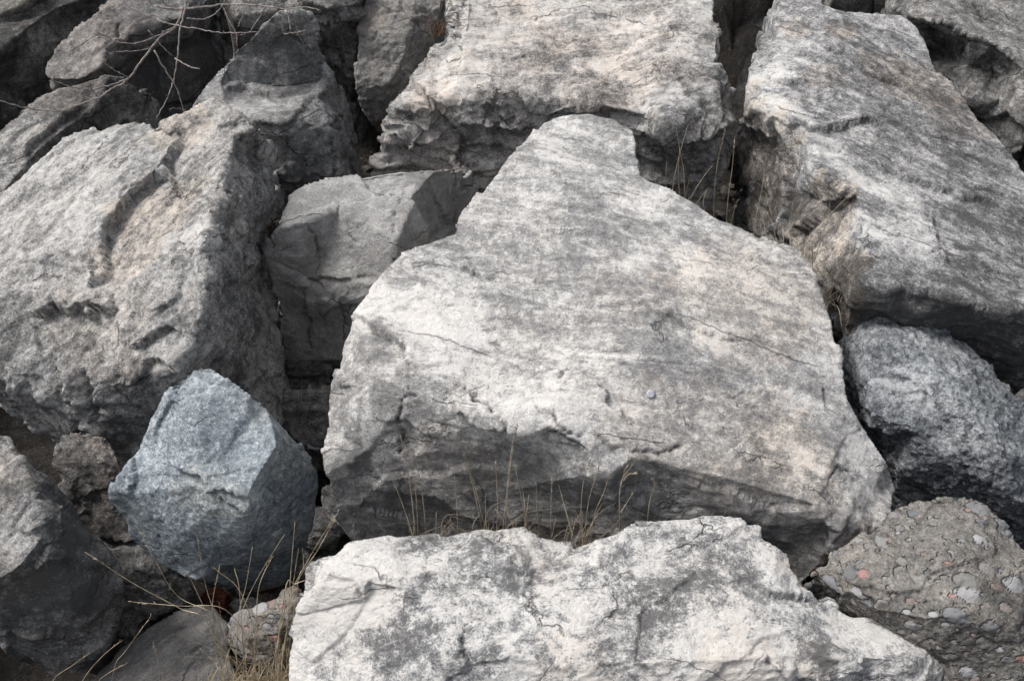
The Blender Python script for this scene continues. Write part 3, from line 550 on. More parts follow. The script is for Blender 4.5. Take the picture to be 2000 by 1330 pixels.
rock("dark_boulder", "shadowy grey boulder in the bottom left corner with a pale upper left facet", V_(GREY, bal=.24, wA=1.8, sl=.6, k=1.4),
 [(-70,850,.62),(0,850,.6),(17,852,.59),(25,872,.58),(45,890,.55),(70,925,.5),(115,973,.42),(147,1012,.37),(182,1050,.33),(210,1092,.27),(227,1131,.22),(227,1162,.18),(220,1204,.13),(210,1239,.1),(175,1278,.05),(133,1306,.02),(101,1323,.0),(63,1299,.05),(31,1274,.1),(0,1239,.15),(-70,1180,.2)],
 [[(25,872,.58),(38,910,.57),(45,945,.56),(70,990,.55),(84,1033,.53),(80,1054,.51),(52,1089,.49),(24,1117,.47),(0,1131,.46),(-70,1140,.45)],[(84,1033,.53),(130,1120,.38),(150,1230,.2)],[(0,1180,.36),(70,1200,.3)]],
 vox=.0115, drop=.4, streak=(20,1200,200,1050), seed=10,
 D=dict(lump=.035, ls=3.5, facet=.25, fs=5, facet2=.12, ridge=.008, rs=5, top=.9, fine=.002),
 feat=[('ledge',[(60,970),(95,1000),(110,1040),(90,1065)],(60,1020),.02,.08),('ledge',[(140,1230),(170,1200),(205,1160)],(190,1200),.015,.05)],
 zones=[('white',20,900,50,.4),('white',40,1060,40,.3),('tan',15,930,50,.7),('dark',150,1120,90,.25),('dark',100,1210,80,.15),('tan',20,1150,60,.6),('white',120,960,25,.15)])

rock("flat_slab", "flat brown-grey slab lying low in shadow at the bottom left behind the grass", V_(BLOCK, bal=.3, sl=.3, wB=2., tan=.8),
 [(150,1390,-.1),(170,1335,-.08),(196,1302,-.08),(245,1257,-.06),(290,1222,-.05),(350,1195,-.03),(388,1180,-.02),(413,1188,-.03),(440,1222,-.05),(445,1267,-.08),(458,1302,-.1),(460,1400,-.14)],
 [[(300,1290,-.03),(400,1240,-.02)]], vox=.012, drop=.3, streak=(200,1320,380,1200), seed=11,
 D=dict(lump=.012, facet=.1, ridge=.004, top=.4))

rock("small_pebbly_stone", "small tan pudding-stone behind the dry grass tuft beside the white boulder", V_(CONG, bal=.6, tint=(1.1,.93,.75), tan=.9),
 [(448,1218,.12),(450,1208,.14),(465,1194,.17),(504,1176,.2),(535,1166,.22),(553,1148,.24),(574,1140,.25),(591,1148,.24),(604,1165,.22),(625,1200,.15),(610,1260,.05),(590,1320,-.02),(553,1300,.03),(500,1295,.04),(465,1271,.05),(448,1246,.08)],
 [[(480,1250,.14),(540,1240,.18),(590,1230,.17)],[(510,1205,.21),(560,1180,.25)]], vox=.0085, drop=.25, streak=(460,1200,580,1200), seed=12,
 D=dict(lump=.012, facet=.12, facet2=.08, ridge=.004, top=.8, sl=1.))

rock("reddish_stone", "dark reddish-brown rounded stone in the gap left of the blue boulder", V_(DARK, bal=.4, tan=.9, tint=(1.1,.9,.8), sl=1),
 [(104,885,0.34),(119,846,0.38),(133,841,0.39),(175,842,0.40),(210,848,0.39),(224,871,0.36),(237,905,0.32),(255,960,0.24),(265,1010,0.16),(262,1060,0.10),(225,1058,0.10),(189,1045,0.12),(165,1012,0.15),(130,977,0.20),(112,935,0.25),(101,907,0.30)],
 [[(112,905,0.32),(150,912,0.32),(200,905,0.34),(230,890,0.34)],[(160,980,0.18),(220,990,0.20)]], vox=.0105, drop=.3, streak=(110,880,220,880), seed=13,
 D=dict(lump=.015, facet=.2, facet2=.1, ridge=.005, top=.9, sl=1.), zones=[('dark',180,980,70,.3)])

rock("rubble_stone", "rough crumbly brown stone in shadow under the blue boulder, beside the dark corner boulder", V_(DARK, bal=.36, tan=.7),
 [(185,1056,.05),(200,1045,.06),(245,1050,.07),(262,1030,.08),(310,1070,.08),(340,1100,.06),(371,1131,.03),(380,1147,.0),(343,1175,-.04),(325,1192,-.06),(297,1213,-.09),(260,1235,-.12),(225,1250,-.14),(190,1240,-.14),(180,1150,-.05)],
 [[(220,1130,.06),(270,1110,.09),(320,1130,.06)],[(240,1190,-.02),(300,1170,.0)]], vox=.0105, drop=.25, streak=(200,1150,350,1150), seed=14,
 D=dict(lump=.03, ls=4, facet=.3, facet2=.3, ridge=.012, fine=.008, top=1.))

rock("strip_boulder", "long narrow brown-grey boulder behind the big left boulder under the twigs", V_(DARK, bal=.5, sl=.35, wB=1.4, tan=.5),
 [(-70,310,.74),(0,262,.76),(25,245,.77),(60,213,.78),(91,189,.79),(140,165,.8),(185,147,.8),(217,142,.8),(245,150,.76),(273,165,.7),(298,190,.62),(312,235,.55),(310,270,.5),(250,290,.52),(150,320,.55),(80,370,.6),(20,430,.6),(-70,480,.6)],
 [[(217,142,.8),(200,170,.77),(189,196,.75),(168,224,.73),(130,252,.73),(95,275,.73),(70,300,.72),(40,335,.71),(15,365,.7),(-70,400,.68)]],
 vox=.0145, drop=.4, streak=(20,300,190,160), seed=15,
 D=dict(lump=.02, facet=.16, facet2=.12, ridge=.01, top=.5),
 feat=[('ledge',[(40,320),(60,290),(100,255),(140,225),(180,190)],(60,250),.018,.1)],
 zones=[('dark',240,220,80,.3),('white',60,280,60,.12),('white',20,330,40,.15),('tan',150,200,80,.6)])

rock("brown_boulder", "pinkish-brown boulder with a sloping streaked top near the upper left corner behind the twigs", V_(GREY, bal=.32, sl=.4, wB=1.4, tan=.9, tint=(1.08,.94,.86)),
 [(240,-70,.98),(215,-10,.93),(196,31,.9),(165,49,.87),(140,70,.84),(115,94,.81),(91,122,.78),(82,142,.76),(88,155,.74),(105,172,.7),(150,185,.66),(220,200,.58),(290,250,.45),(310,240,.42),(371,222,.4),(385,190,.42),(413,147,.45),(437,115,.46),(436,56,.52),(436,-70,.7)],
 [[(88,155,.74),(125,158,.75),(165,152,.76),(195,135,.78),(217,112,.8),(245,75,.83),(300,50,.86),(350,36,.87),(372,8,.87),(380,-70,.92)],[(180,185,.62),(270,140,.63),(380,90,.62)]],
 vox=.015, drop=.4, streak=(110,140,300,20), seed=16,
 D=dict(lump=.025, facet=.2, facet2=.16, ridge=.014, rs=6, top=.6),
 feat=[('ledge',[(200,130),(230,90),(290,60),(350,40)],(180,80),.02,.1),('crack',[(210,110),(225,75),(240,50)],.007,.015)],
 zones=[('dark',330,130,110,.35,1.5),('dark',270,170,80,.3),('tan',170,80,100,.5),('dark',400,100,50,.3),('white',150,130,50,.12)])

rock("corner_boulder", "dark grey-blue boulder in the upper left corner, left of the pinkish-brown one", V_(DARK, bal=.34, wA=1.8),
 [(-70,-70,.9),(235,-70,.85),(222,-10,.82),(206,5,.78),(185,30,.72),(150,58,.68),(130,84,.66),(105,108,.62),(88,145,.55),(82,168,.48),(60,200,.4),(0,262,.3),(-70,310,.25)],
 [[(-70,120,.75),(0,95,.77),(21,79,.78),(42,66,.79),(70,42,.8),(105,18,.81),(140,8,.82),(180,-10,.83)],[(42,66,.79),(70,110,.66),(80,160,.5)]],
 vox=.016, drop=.3, streak=(0,80,150,0), seed=17,
 D=dict(lump=.025, facet=.25, facet2=.16, ridge=.012, rs=6, top=.7),
 zones=[('white',95,60,45,.25),('dark',30,170,90,.35),('tan',60,30,60,.5)])

rock("greenish_boulder", "greenish-brown boulder cut off by the frame in the extreme upper left corner", V_(DARK, bal=.4, tan=.8, tint=(1.05,1.0,.75)),
 [(-70,-120,.95),(60,-120,.95),(75,-30,.9),(45,8,.86),(0,28,.84),(-70,60,.8)], [], vox=.018, drop=.3, streak=(0,0,50,-40), seed=18)

rock("scooped_boulder", "angular grey boulder with a dark scooped hollow and thin pale left rim", V_(GREY, bal=.34, sl=.5, wB=1.3, wA=1., tan=.1),
 [(371,217,.72),(392,175,.78),(420,140,.82),(451,105,.88),(490,77,.94),(525,38,1.02),(546,21,1.06),(577,18,1.06),(605,28,1.03),(616,45,1.0),(614,98,.84),(632,120,.78),(651,143,.72),(668,175,.62),(682,210,.52),(692,260,.42),(706,310,.32),(712,350,.26),(700,400,.2),(600,420,.3),(560,420,.35),(520,380,.45),(470,320,.55),(420,250,.66)],
 [[(400,200,.76),(430,165,.8),(458,112,.86),(480,100,.84),(525,60,.84),(560,50,.84)],
  [(458,112,.86),(478,134,.77),(500,146,.73),(545,152,.72),(590,150,.73),(612,130,.76),(617,112,.8)],
  [(440,205,.76),(480,227,.75),(497,234,.75),(542,238,.75),(574,235,.75),(597,210,.76),(625,192,.75),(636,160,.75),(632,120,.78)],
  [(542,240,.74),(560,300,3.34,1),(590,370,3.3,1)],[(636,192,.7),(650,260,3.4,1),(670,340,3.36,1)]],
 vox=.0135, drop=.35, streak=(450,180,620,200), seed=19, smooth=1,
 D=dict(lump=.018, facet=.2, facet2=.1, ridge=.008, rs=6, top=.4),
 feat=[('ledge',[(430,170),(480,175),(540,190),(600,180)],(500,150),.012,.08),('ledge',[(440,150),(500,165),(560,160)],(500,190),.008,.05),('ledge',[(480,228),(542,239),(574,236),(598,210),(630,190),(640,155)],(560,200),.014,.05),
       ('crack',[(560,50),(590,80),(610,100)],.006,.012),('crack',[(640,270),(655,310),(650,350)],.006,.012),('ledge',[(630,250),(660,230),(690,250)],(650,200),.02,.08)],
 zones=[('white',540,225,60,.3,2.5),('white',470,150,40,.2),('white',440,200,50,.1),('white',580,40,40,.2),('dark',545,110,70,.25,1.5),('dark',560,310,90,.35),('dark',670,270,60,.3),('white',640,140,25,.2),('white',430,140,20,.2)])

rock("striped_boulder", "dark reddish-grey boulder at the top edge between the pinkish-brown and scooped boulders", V_(DARK, bal=.5, tan=.7),
 [(420,-70,.85),(620,-70,.85),(640,10,.78),(625,60,.66),(590,90,.55),(520,110,.5),(455,130,.45),(436,110,.48),(432,50,.6)],
 [[(470,-70,.9),(465,30,.74),(460,100,.5)],[(540,-70,.88),(545,20,.74)]], vox=.016, drop=.3, streak=(440,100,470,0), seed=20,
 D=dict(lump=.02, facet=.25, facet2=.2, ridge=.01), zones=[('tan',450,70,40,1.)])

rock("layered_boulder", "dark layered boulder at the top edge between the scooped boulder and the upright block", V_(DARK, bal=.5, tan=.2),
 [(575,-70,.9),(705,-70,.88),(706,10,.78),(698,28,.74),(672,38,.7),(684,60,.6),(690,110,.45),(692,170,.3),(690,240,.15),(640,220,.2),(610,120,.45),(595,40,.7)],
 [[(590,-10,.85),(640,20,.82),(672,36,.74)],[(640,60,.66),(665,110,.5)]], vox=.0155, drop=.3, streak=(600,0,690,20), seed=21,
 D=dict(lump=.02, facet=.3, facet2=.2, ridge=.01, side=1.3), zones=[('white',640,55,30,.2)])

rock("upright_block", "upright grainy brown-grey block like concrete at the top, left of the cream block", CONC,
 [(716,-70,.78),(712,0,.76),(702,28,.72),(697,60,.68),(695,100,.62),(692,140,.56),(692,162,.52),(700,200,4.02,1),(722,240,4.02,1),(765,230,4.05,1),(790,190,4.1,1),(820,125,4.2,1),(846,72,4.3,1),(860,20,4.4,1),(875,-70,4.6,1)],
 [[(815,-70,.8),(808,10,.75),(796,70,.66),(788,115,.58),(768,148,.53),(758,164,.51),(700,162,.52),(692,162,.52)],[(758,164,.51),(765,230,4.05,1)]],
 vox=.0145, drop=.3, streak=(700,100,780,100), seed=22, smooth=3,
 D=dict(lump=.012, facet=.08, facet2=.05, ridge=.003, top=1., fine=.006, sl=1., pit=.008, ps=20), zones=[('tan',725,45,30,1.)])

rock("gap_stone", "narrow grey stone squeezed between the upright block and the cream block at the top edge", V_(DARK, bal=.5),
 [(858,-70,.6),(905,-70,.6),(900,0,.55),(892,60,.45),(870,100,.35),(848,110,.3),(850,60,.4),(862,20,.5)], [[(870,-60,.62),(866,40,.48)]],
 vox=.015, drop=.25, streak=(860,60,880,0), seed=23, D=dict(facet=.3, facet2=.2))

rock("recessed_boulder", "dark boulder, blackened further for shade, deep in the cleft between the cream block and the long right slab", V_(DARK, bal=.3, ramp=[(0., G(.012)), (.5, G(.03)), (1., G(.06))]),  # ramp cut to near-black: the cleft's deep shade is put into the colour
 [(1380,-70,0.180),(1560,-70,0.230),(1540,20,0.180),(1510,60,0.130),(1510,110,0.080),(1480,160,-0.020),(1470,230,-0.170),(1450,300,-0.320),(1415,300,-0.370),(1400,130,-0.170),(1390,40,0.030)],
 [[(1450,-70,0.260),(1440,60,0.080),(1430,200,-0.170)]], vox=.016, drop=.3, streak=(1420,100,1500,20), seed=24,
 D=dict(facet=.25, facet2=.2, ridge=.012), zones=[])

rock("sloping_boulder", "large dark boulder with a sloping streaked top in the upper right corner", V_(DARK, bal=.56, sl=.3, wB=1.3, tan=.2),
 [(1730,-110,1.05),(2070,-150,1.05),(2070,260,.7),(2000,212,.72),(1960,190,.7),(1920,200,.68),(1885,195,.66),(1865,185,.66),(1845,165,.68),(1828,140,.71),(1814,100,.7),(1800,62,.82),(1775,30,.9),(1745,10,.93)],
 [[(1745,10,.93),(1772,31,.93),(1832,45,.92),(1891,73,.9),(1940,91,.88),(2000,136,.84),(2070,170,.82)],[(1891,73,.9),(1895,130,.78),(1885,195,.66)],[(1940,91,.88),(1940,140,.74),(1960,190,.66)]],
 vox=.0155, drop=.3, streak=(1800,0,2000,90), seed=25,
 D=dict(lump=.02, facet=.2, facet2=.14, ridge=.01, rs=6, top=.5),
 feat=[('ledge',[(1772,31),(1832,45),(1891,73),(1940,91),(2000,136)],(1900,40),.015,.06),('crack',[(1890,75),(1875,110),(1860,145)],.008,.02),('crack',[(1900,0),(1920,40),(1950,60)],.007,.015)],
 zones=[('dark',1860,120,60,.35),('dark',1960,150,50,.3),('white',1850,60,30,.15)])

rock("knobbly_stone", "small rugged brown-grey stone at the right edge beside the long slab", V_(GREY, bal=.26, tan=.8),
 [(1884,185,.5),(1897,164,.56),(1916,154,.6),(1940,157,.62),(1965,178,.6),(2000,185,.6),(2070,230,.55),(2070,430,.25),(2000,360,.3),(1985,320,.35),(1960,290,.38),(1935,260,.4),(1905,215,.44)],
 [[(1940,157,.62),(1960,210,.58),(1990,260,.55),(2070,330,.45)]], vox=.014, drop=.3, streak=(1920,200,2000,250), seed=26,
 D=dict(lump=.03, ls=4, facet=.3, facet2=.25, ridge=.02, rs=6, top=1.), zones=[('tan',1950,230,50,.6),('white',1930,185,25,.2)])

rock("rounded_stone", "small rounded grey stone at the top edge behind the long right slab", V_(DARK, bal=.6),
 [(1615,-60,.9),(1700,-60,.9),(1710,-10,.86),(1704,18,.8),(1690,34,.75),(1650,34,.75),(1620,15,.8),(1608,-20,.85)], [[(1640,-20,.92),(1680,-15,.92)]],
 vox=.015, drop=.25, streak=(1620,0,1690,0), seed=27, smooth=7, D=dict(facet=.1, facet2=.06))

rock("tan_stone", "pale brown stone at the top edge between the rounded stone and the sloping boulder", V_(GREY, bal=.45, tan=.9),
 [(1705,-80,.95),(1810,-80,.95),(1800,0,.88),(1790,60,.7),(1750,60,.7),(1712,40,.75),(1704,0,.86)], [[(1740,-60,.98),(1745,0,.9)]],
 vox=.015, drop=.25, streak=(1710,20,1780,-20), seed=28, D=dict(facet=.15, facet2=.1))

rock("wedge_stone", "brownish stone corner poking in at the right edge beside the speckled boulder", V_(DARK, bal=.58, tan=.5),
 [(1972,782,.4),(1985,765,.42),(2000,756,.43),(2070,735,.45),(2070,880,.3),(2000,830,.33)], [[(1990,785,.43),(2070,790,.44)]],
 vox=.012, drop=.2, streak=(1980,780,2060,760), seed=29, D=dict(facet=.15, facet2=.1))

rock("shadowed_stone", "dark blocky stone in the hole under the squarish block, left of the centre slab", V_(DARK, bal=.5),
 [(535,800,.0),(542,762,.04),(595,757,.05),(655,752,.06),(700,760,.05),(690,860,-.05),(640,868,-.08),(612,870,-.1),(590,862,-.1),(560,838,-.08)],
 [[(560,800,.03),(620,800,.04),(670,800,.03)]], vox=.0125, drop=.25, streak=(550,780,650,780), seed=30, D=dict(facet=.25, facet2=.16))
rock("buried_stone", "dim stone just below the squarish block, behind the blocky one in the hole", V_(DARK, bal=.42),
 [(540,735,-.05),(548,710,-.02),(600,695,.0),(640,715,.0),(655,745,-.05),(600,790,-.15),(550,790,-.15)],
 [[(570,735,-.02),(620,735,-.02)]], vox=.0135, drop=.25, streak=(550,740,650,740), seed=31, D=dict(facet=.25, facet2=.16))
rock("pit_stone", "dark smooth stone in the gap between the blue boulder and the centre slab", V_(DARK, bal=.5),
 [(590,1002,-.02),(605,985,.0),(632,984,.02),(655,998,.02),(670,1020,.0),(664,1047,-.04),(640,1068,-.08),(610,1075,-.1),(585,1065,-.1),(578,1030,-.06)],
 [[(610,1030,-.01),(645,1025,.0)]], vox=.0105, drop=.2, streak=(590,1030,650,1030), seed=32, D=dict(facet=.2, facet2=.1, lump=.01))
rock("leaning_stone", "small smooth dark stone leaning on the lower left edge of the centre slab", V_(DARK, bal=.55, wA=1.2),
 [(628,950,.14),(638,942,.16),(655,950,.16),(672,980,.12),(676,1010,.08),(668,1030,.04),(650,1022,.04),(634,995,.07),(627,970,.1)],
 [], vox=.009, drop=.12, streak=(630,960,670,1020), seed=33, D=dict(facet=.1, facet2=.05, lump=.006, ridge=.001))

# ---------------------------------------------------------------- small stones in the gaps
BRICK = V_(DARK, ramp=[(0., (.07, .02, .014)), (.5, (.13, .04, .028)), (1., (.22, .09, .065))], sl=1, tan=.1)
rock("brick_fragment", "rusty red brick fragment deep in the gap between blue boulder and dry grass", BRICK,
 [(393,1168,-.22),(405,1152,-.2),(425,1150,-.2),(440,1162,-.21),(436,1185,-.24),(400,1188,-.25)], [], vox=.008, drop=.1, streak=(395,1170,435,1165), seed=41, D=dict(lump=.006, facet=.2, ridge=.001), cat='brick')
rock("brick_fragment", "larger rusty brick fragment in shadow under the lower right of the blue boulder", BRICK,
 [(478,1128,-.22),(492,1112,-.2),(530,1106,-.19),(546,1118,-.2),(540,1140,-.23),(500,1146,-.24)], [], vox=.008, drop=.1, streak=(480,1130,540,1125), seed=42, D=dict(lump=.006, facet=.2, ridge=.001), cat='brick')
rock("loose_stone", "small grey stone in the dark gap left of the white boulder's top corner", V_(DARK, bal=.5),
 [(545,1092,-.16),(560,1078,-.13),(592,1078,-.12),(612,1092,-.13),(606,1116,-.17),(565,1122,-.19)], [], vox=.008, drop=.12, streak=(550,1100,600,1095), seed=43, D=dict(lump=.008, facet=.2, ridge=.001), cat='stone')
rock("loose_stone", "tiny pale pebble beside the larger rusty brick fragment", V_(GREY, bal=.5),
 [(546,1130,-.18),(556,1122,-.17),(568,1128,-.17),(564,1140,-.19),(550,1141,-.2)], [], vox=.006, drop=.05, streak=(546,1130,566,1130), seed=44, D=dict(lump=.003, facet=.1, ridge=.001), cat='stone')
rock("loose_stone", "small flat grey stone behind the tan pudding-stone by the dry grass", V_(DARK, bal=.6),
 [(448,1180,-.1),(462,1168,-.08),(492,1166,-.07),(510,1174,-.07),(490,1192,-.1),(458,1196,-.12)], [], vox=.008, drop=.1, streak=(450,1180,500,1175), seed=45, D=dict(lump=.006, facet=.1, ridge=.001), cat='stone')

# gravel in the gaps: uncountable chips on the ground
def gravel():
    rnd = random.Random(5); bm = bmesh.new()
    for k in range(5200):
        x = rnd.uniform(-1.25, 2.4); y = rnd.uniform(.7, 5.2); r = .008+.038*rnd.random()**3
        m = bmesh.ops.create_icosphere(bm, subdivisions=1, radius=r)
        sc = Vector((rnd.uniform(.7, 1.4), rnd.uniform(.6, 1.2), rnd.uniform(.4, .8))); a = rnd.uniform(0, 6.3)
        for v in m['verts']:
            c = Vector((v.co.x*sc.x*rnd.uniform(.8, 1.2), v.co.y*sc.y*rnd.uniform(.8, 1.2), v.co.z*sc.z))
            v.co = Vector((c.x*math.cos(a)-c.y*math.sin(a)+x, c.x*math.sin(a)+c.y*math.cos(a)+y, c.z+GROUND_Z+.06))
    me = bpy.data.meshes.new("gravel"); bm.to_mesh(me); bm.free()
    me.materials.append(stone_mat("gravel_stone", V_(DARK, sl=1, ramp=[(0., G(.02, .1)), (.5, G(.045, .1)), (1., G(.1, .1))]), 77, 0))
    o = bpy.data.objects.new("gravel", me); COL.objects.link(o); tag(o, "loose gravel chips lying on the dark ground between the boulders", "gravel", kind='stuff')
gravel()

# ---------------------------------------------------------------- grass, weeds, twigs
def plant_mat(name, c1, c2, rough=.7, scale=30):
    m = bpy.data.materials.new(name); m.use_nodes = True; t = m.node_tree; b = t.nodes['Principled BSDF']
    tc = t.nodes.new('ShaderNodeTexCoord'); n = t.nodes.new('ShaderNodeTexNoise'); n.inputs['Scale'].default_value = scale; n.inputs['Detail'].default_value = 5
    r = t.nodes.new('ShaderNodeValToRGB'); e = r.color_ramp.elements; e[0].position = .35; e[0].color = rgb(c1); e[1].position = .65; e[1].color = rgb(c2)
    t.links.new(tc.outputs['Object'], n.inputs['Vector']); t.links.new(n.outputs[0], r.inputs[0]); t.links.new(r.outputs[0], b.inputs['Base Color'])
    b.inputs['Roughness'].default_value = rough; b.inputs['Specular IOR Level'].default_value = .25
    return m
STRAW = plant_mat("dry_straw", (.2, .155, .1), (.5, .42, .3))
STRAW2 = plant_mat("weathered_straw", (.2, .165, .12), (.4, .34, .26))
BROWN = plant_mat("dead_leaf", (.05, .03, .018), (.16, .1, .06))
BARK = plant_mat("twig_bark", (.1, .085, .08), (.27, .24, .225), .8, 60)
def catmull(P, n=6):
    if len(P) < 3: P = [P[0], P[0].lerp(P[-1], .5), P[-1]]
    Q = [P[0]*2-P[1]]+P+[P[-1]*2-P[-2]]; out_ = []
    for i in range(1, len(Q)-2):
        for k in range(n):
            t = k/n; a, b, c, d = Q[i-1], Q[i], Q[i+1], Q[i+2]
            out_.append(.5*((2*b)+(c-a)*t+(2*a-5*b+4*c-d)*t*t+(3*b-a-3*c+d)*t**3))
    out_.append(P[-1]); return out_
def tube(bm, pts, r0, r1, sides=5, flat=1.):
    prev = None; n = len(pts)
    for i, p in enumerate(pts):
        t = (pts[min(i+1, n-1)]-pts[max(i-1, 0)]); t.normalize()
        u = t.cross(Vector((.3, 1, .2))); u.normalize(); w = t.cross(u)
        r = r0+(r1-r0)*i/(n-1)
        ring = [bm.verts.new(p+(u*math.cos(a)+w*math.sin(a)*flat)*r) for a in [2*math.pi*k/sides for k in range(sides)]]
        if prev:
            for k in range(sides): bm.faces.new((prev[k], prev[(k+1) % sides], ring[(k+1) % sides], ring[k]))
        else: bm.faces.new(ring[::-1])
        prev = ring
    bm.faces.new(prev)
def finish(bm, name, m, origin):
    for v in bm.verts: v.co -= origin
    me = bpy.data.meshes.new(name); bm.to_mesh(me); bm.free(); me.materials.append(m)
    me.polygons.foreach_set('use_smooth', [True]*len(me.polygons))
    o = bpy.data.objects.new(name, me); o.location = origin; COL.objects.link(o); return o
def tuft(name, label, stems, m, r=.0011, rand=(), group='tufts of dry grass between the boulders', seed=1, heads=.5, cat='grass tuft'):
    rnd = random.Random(seed); bm = bmesh.new(); bases = []
    for s in stems:                                   # tip first; px, py, Y
        P = catmull([aty(*q) for q in s][::-1])
        bases.append(P[0]); rr = r*rnd.uniform(.8, 1.25)
        tube(bm, P, rr*1.25, rr*.5)
        if rnd.random() < heads:                      # seed head: short bristles near the tip
            for k in range(7):
                i = len(P)-1-k//2 if len(P) > 5 else len(P)-1
                a = P[i]; d = (P[-1]-P[-2]).normalized()*rnd.uniform(.008, .016)+Vector((rnd.uniform(-1, 1), rnd.uniform(-1, 1), rnd.uniform(-.2, 1)))*.005
                tube(bm, [a, a+d*.5, a+d], r*.9, r*.3, 4)
    for (bx, by, Y, spread, hgt, n, curl) in rand:
        for k in range(n):
            b = aty(bx+rnd.gauss(0, spread*.5), by+rnd.uniform(-6, 12), Y+rnd.uniform(-.03, .03)); bases.append(b)
            h = hgt*rnd.uniform(.35, 1.1); d = Vector((rnd.gauss(0, .35), rnd.gauss(-.08, .3), 1)).normalized()
            s = Vector((rnd.gauss(0, 1), rnd.gauss(-.2, .8), -.3))*curl*h
            P = catmull([b, b+d*h*.4+s*.1, b+d*h*.75+s*.45, b+d*h*.95+s*rnd.uniform(.7, 1.3)], 4)
            if rnd.random() < .35:            # bent or broken blade
                kk = rnd.randrange(4, len(P)-2); bd = Vector((rnd.gauss(0, 1), rnd.gauss(-.3, .7), rnd.uniform(-1, .2))).normalized()*h*.25
                P = P[:kk+1]+[P[kk]+bd*.5, P[kk]+bd]
            tube(bm, P, r*rnd.uniform(.9, 1.7), r*.35, 4, .4)
    org = sum(bases, Vector())/len(bases)
    return tag(finish(bm, name, m, org), label, cat, group)
def down(s, to):                                     # straight stem: tip x,y  base x,y at depth Y
    return s
Y1 = 1.73
def st(pts, Yb, Yt): 
    n = len(pts)-1
    return [(p[0], p[1], Yt+(Yb-Yt)*i/n) for i, p in enumerate(pts)]
tuft("grass_tuft", "three thin straw stems against the slab's front face, leftmost behind the white boulder",
 [st([(782,850),(800,940),(815,1075)], 1.72, 1.66), st([(800,880),(812,960),(818,1075)], 1.72, 1.68), st([(811,888),(824,960),(836,1075)], 1.72, 1.67), st([(690,1030),(695,1070)], 1.7, 1.69)], STRAW2, .0013,
 rand=[(815,1075,1.71,60,.3,22,.16)], seed=2)
tuft("grass_tuft", "densest straw tuft at the middle of the slab's front face, long stems leaning left",
 [st([(893,835),(905,890),(925,955),(952,1080)], 1.72, 1.66), st([(905,880),(930,960),(958,1080)], 1.72, 1.67), st([(1010,832),(999,880),(987,990),(978,1080)], 1.72, 1.66), st([(1002,870),(992,960),(984,1080)], 1.72, 1.68),
  st([(1005,905),(1020,980),(1042,1085)], 1.72, 1.68), st([(968,900),(972,1000),(966,1080)], 1.72, 1.7), st([(1047,940),(1050,1010),(1063,1090)], 1.72, 1.69), st([(1078,930),(1076,1020),(1080,1090)], 1.72, 1.7),st([(888,930),(893,1000),(896,1075)], 1.72, 1.7)], STRAW2, .0014,
 rand=[(955,1085,1.71,70,.34,44,.2),(1035,1090,1.71,60,.3,34,.22)], seed=3)
tuft("grass_tuft", "clump of straw right of the middle tuft, where the white boulder's edge dips",
 [st([(1152,900),(1137,960),(1132,1090)], 1.73, 1.67), st([(1168,915),(1148,990),(1140,1090)], 1.73, 1.68), st([(1190,925),(1180,960),(1160,1010),(1152,1090)], 1.73, 1.66),st([(1137,1010),(1140,1090)], 1.73, 1.7)], STRAW2, .0014,
 rand=[(1142,1085,1.72,45,.32,44,.2),(1100,1090,1.71,60,.2,26,.4)], seed=4)
tuft("dry_weed", "dry branching weed with tiny seed heads standing right of the straw clumps",
 [st([(1246,893),(1232,912),(1214,940),(1210,985),(1213,1070)], 1.74, 1.66), st([(1222,915),(1216,935),(1212,950)], 1.68, 1.66), st([(1240,925),(1228,926),(1218,938)], 1.68, 1.66), st([(1274,935),(1278,950),(1268,985),(1262,1060)], 1.74, 1.68), st([(1233,968),(1222,985),(1213,1000)], 1.7, 1.69)], STRAW2, .0014,
 rand=[(1218,1065,1.73,40,.13,16,.3)], seed=5, heads=1., cat='weed')
tuft("grass_tuft", "wispy pale stems in the cleft right of the slab's narrow tip",
 [st([(1321,250),(1329,300),(1336,340),(1338,420)], 3.0, 2.95), st([(1342,250),(1328,300),(1318,345),(1308,410)], 3.0, 2.95), st([(1391,324),(1368,355),(1345,395),(1335,420)], 3.0, 2.93), st([(1302,318),(1301,350),(1304,400)], 3.0, 2.95), st([(1346,352),(1340,380),(1338,410)], 3.0, 2.96), st([(1328,290),(1325,340),(1330,410)], 3.0, 2.96), st([(1283,345),(1287,370),(1295,400)], 3.0, 2.97)], STRAW2, .0015, seed=6, rand=[(1335,415,3.,50,.12,10,.3)])
tuft("grass_tuft", "two or three long stems in the cleft between the cream block and the long slab",
 [st([(1416,258),(1403,310),(1396,370),(1393,450)], 3.05, 3.0), st([(1435,272),(1430,330),(1422,390),(1418,455)], 3.0, 2.95), st([(1440,395),(1432,420),(1425,450)], 3.0, 2.96)], STRAW2, .0015, seed=7, rand=[(1415,455,3.,40,.1,12,.4)])
tuft("grass_tuft", "arching dead grass against the pale brown side of the long slab",
 [st([(1496,308),(1490,360),(1476,430),(1470,480)], 2.7, 2.68), st([(1629,345),(1622,390),(1612,440),(1590,510)], 2.6, 2.55), st([(1502,395),(1512,450),(1530,520)], 2.65, 2.6), st([(1547,405),(1545,450),(1548,530)], 2.62, 2.56), st([(1516,440),(1510,470),(1506,520)], 2.66, 2.6), st([(1660,380),(1610,430),(1575,470),(1560,530)], 2.6, 2.5)], STRAW2, .0013, seed=8,
 rand=[(1545,515,2.64,60,.2,46,.45),(1610,590,2.5,30,.14,16,.4)])
YB = 1.40
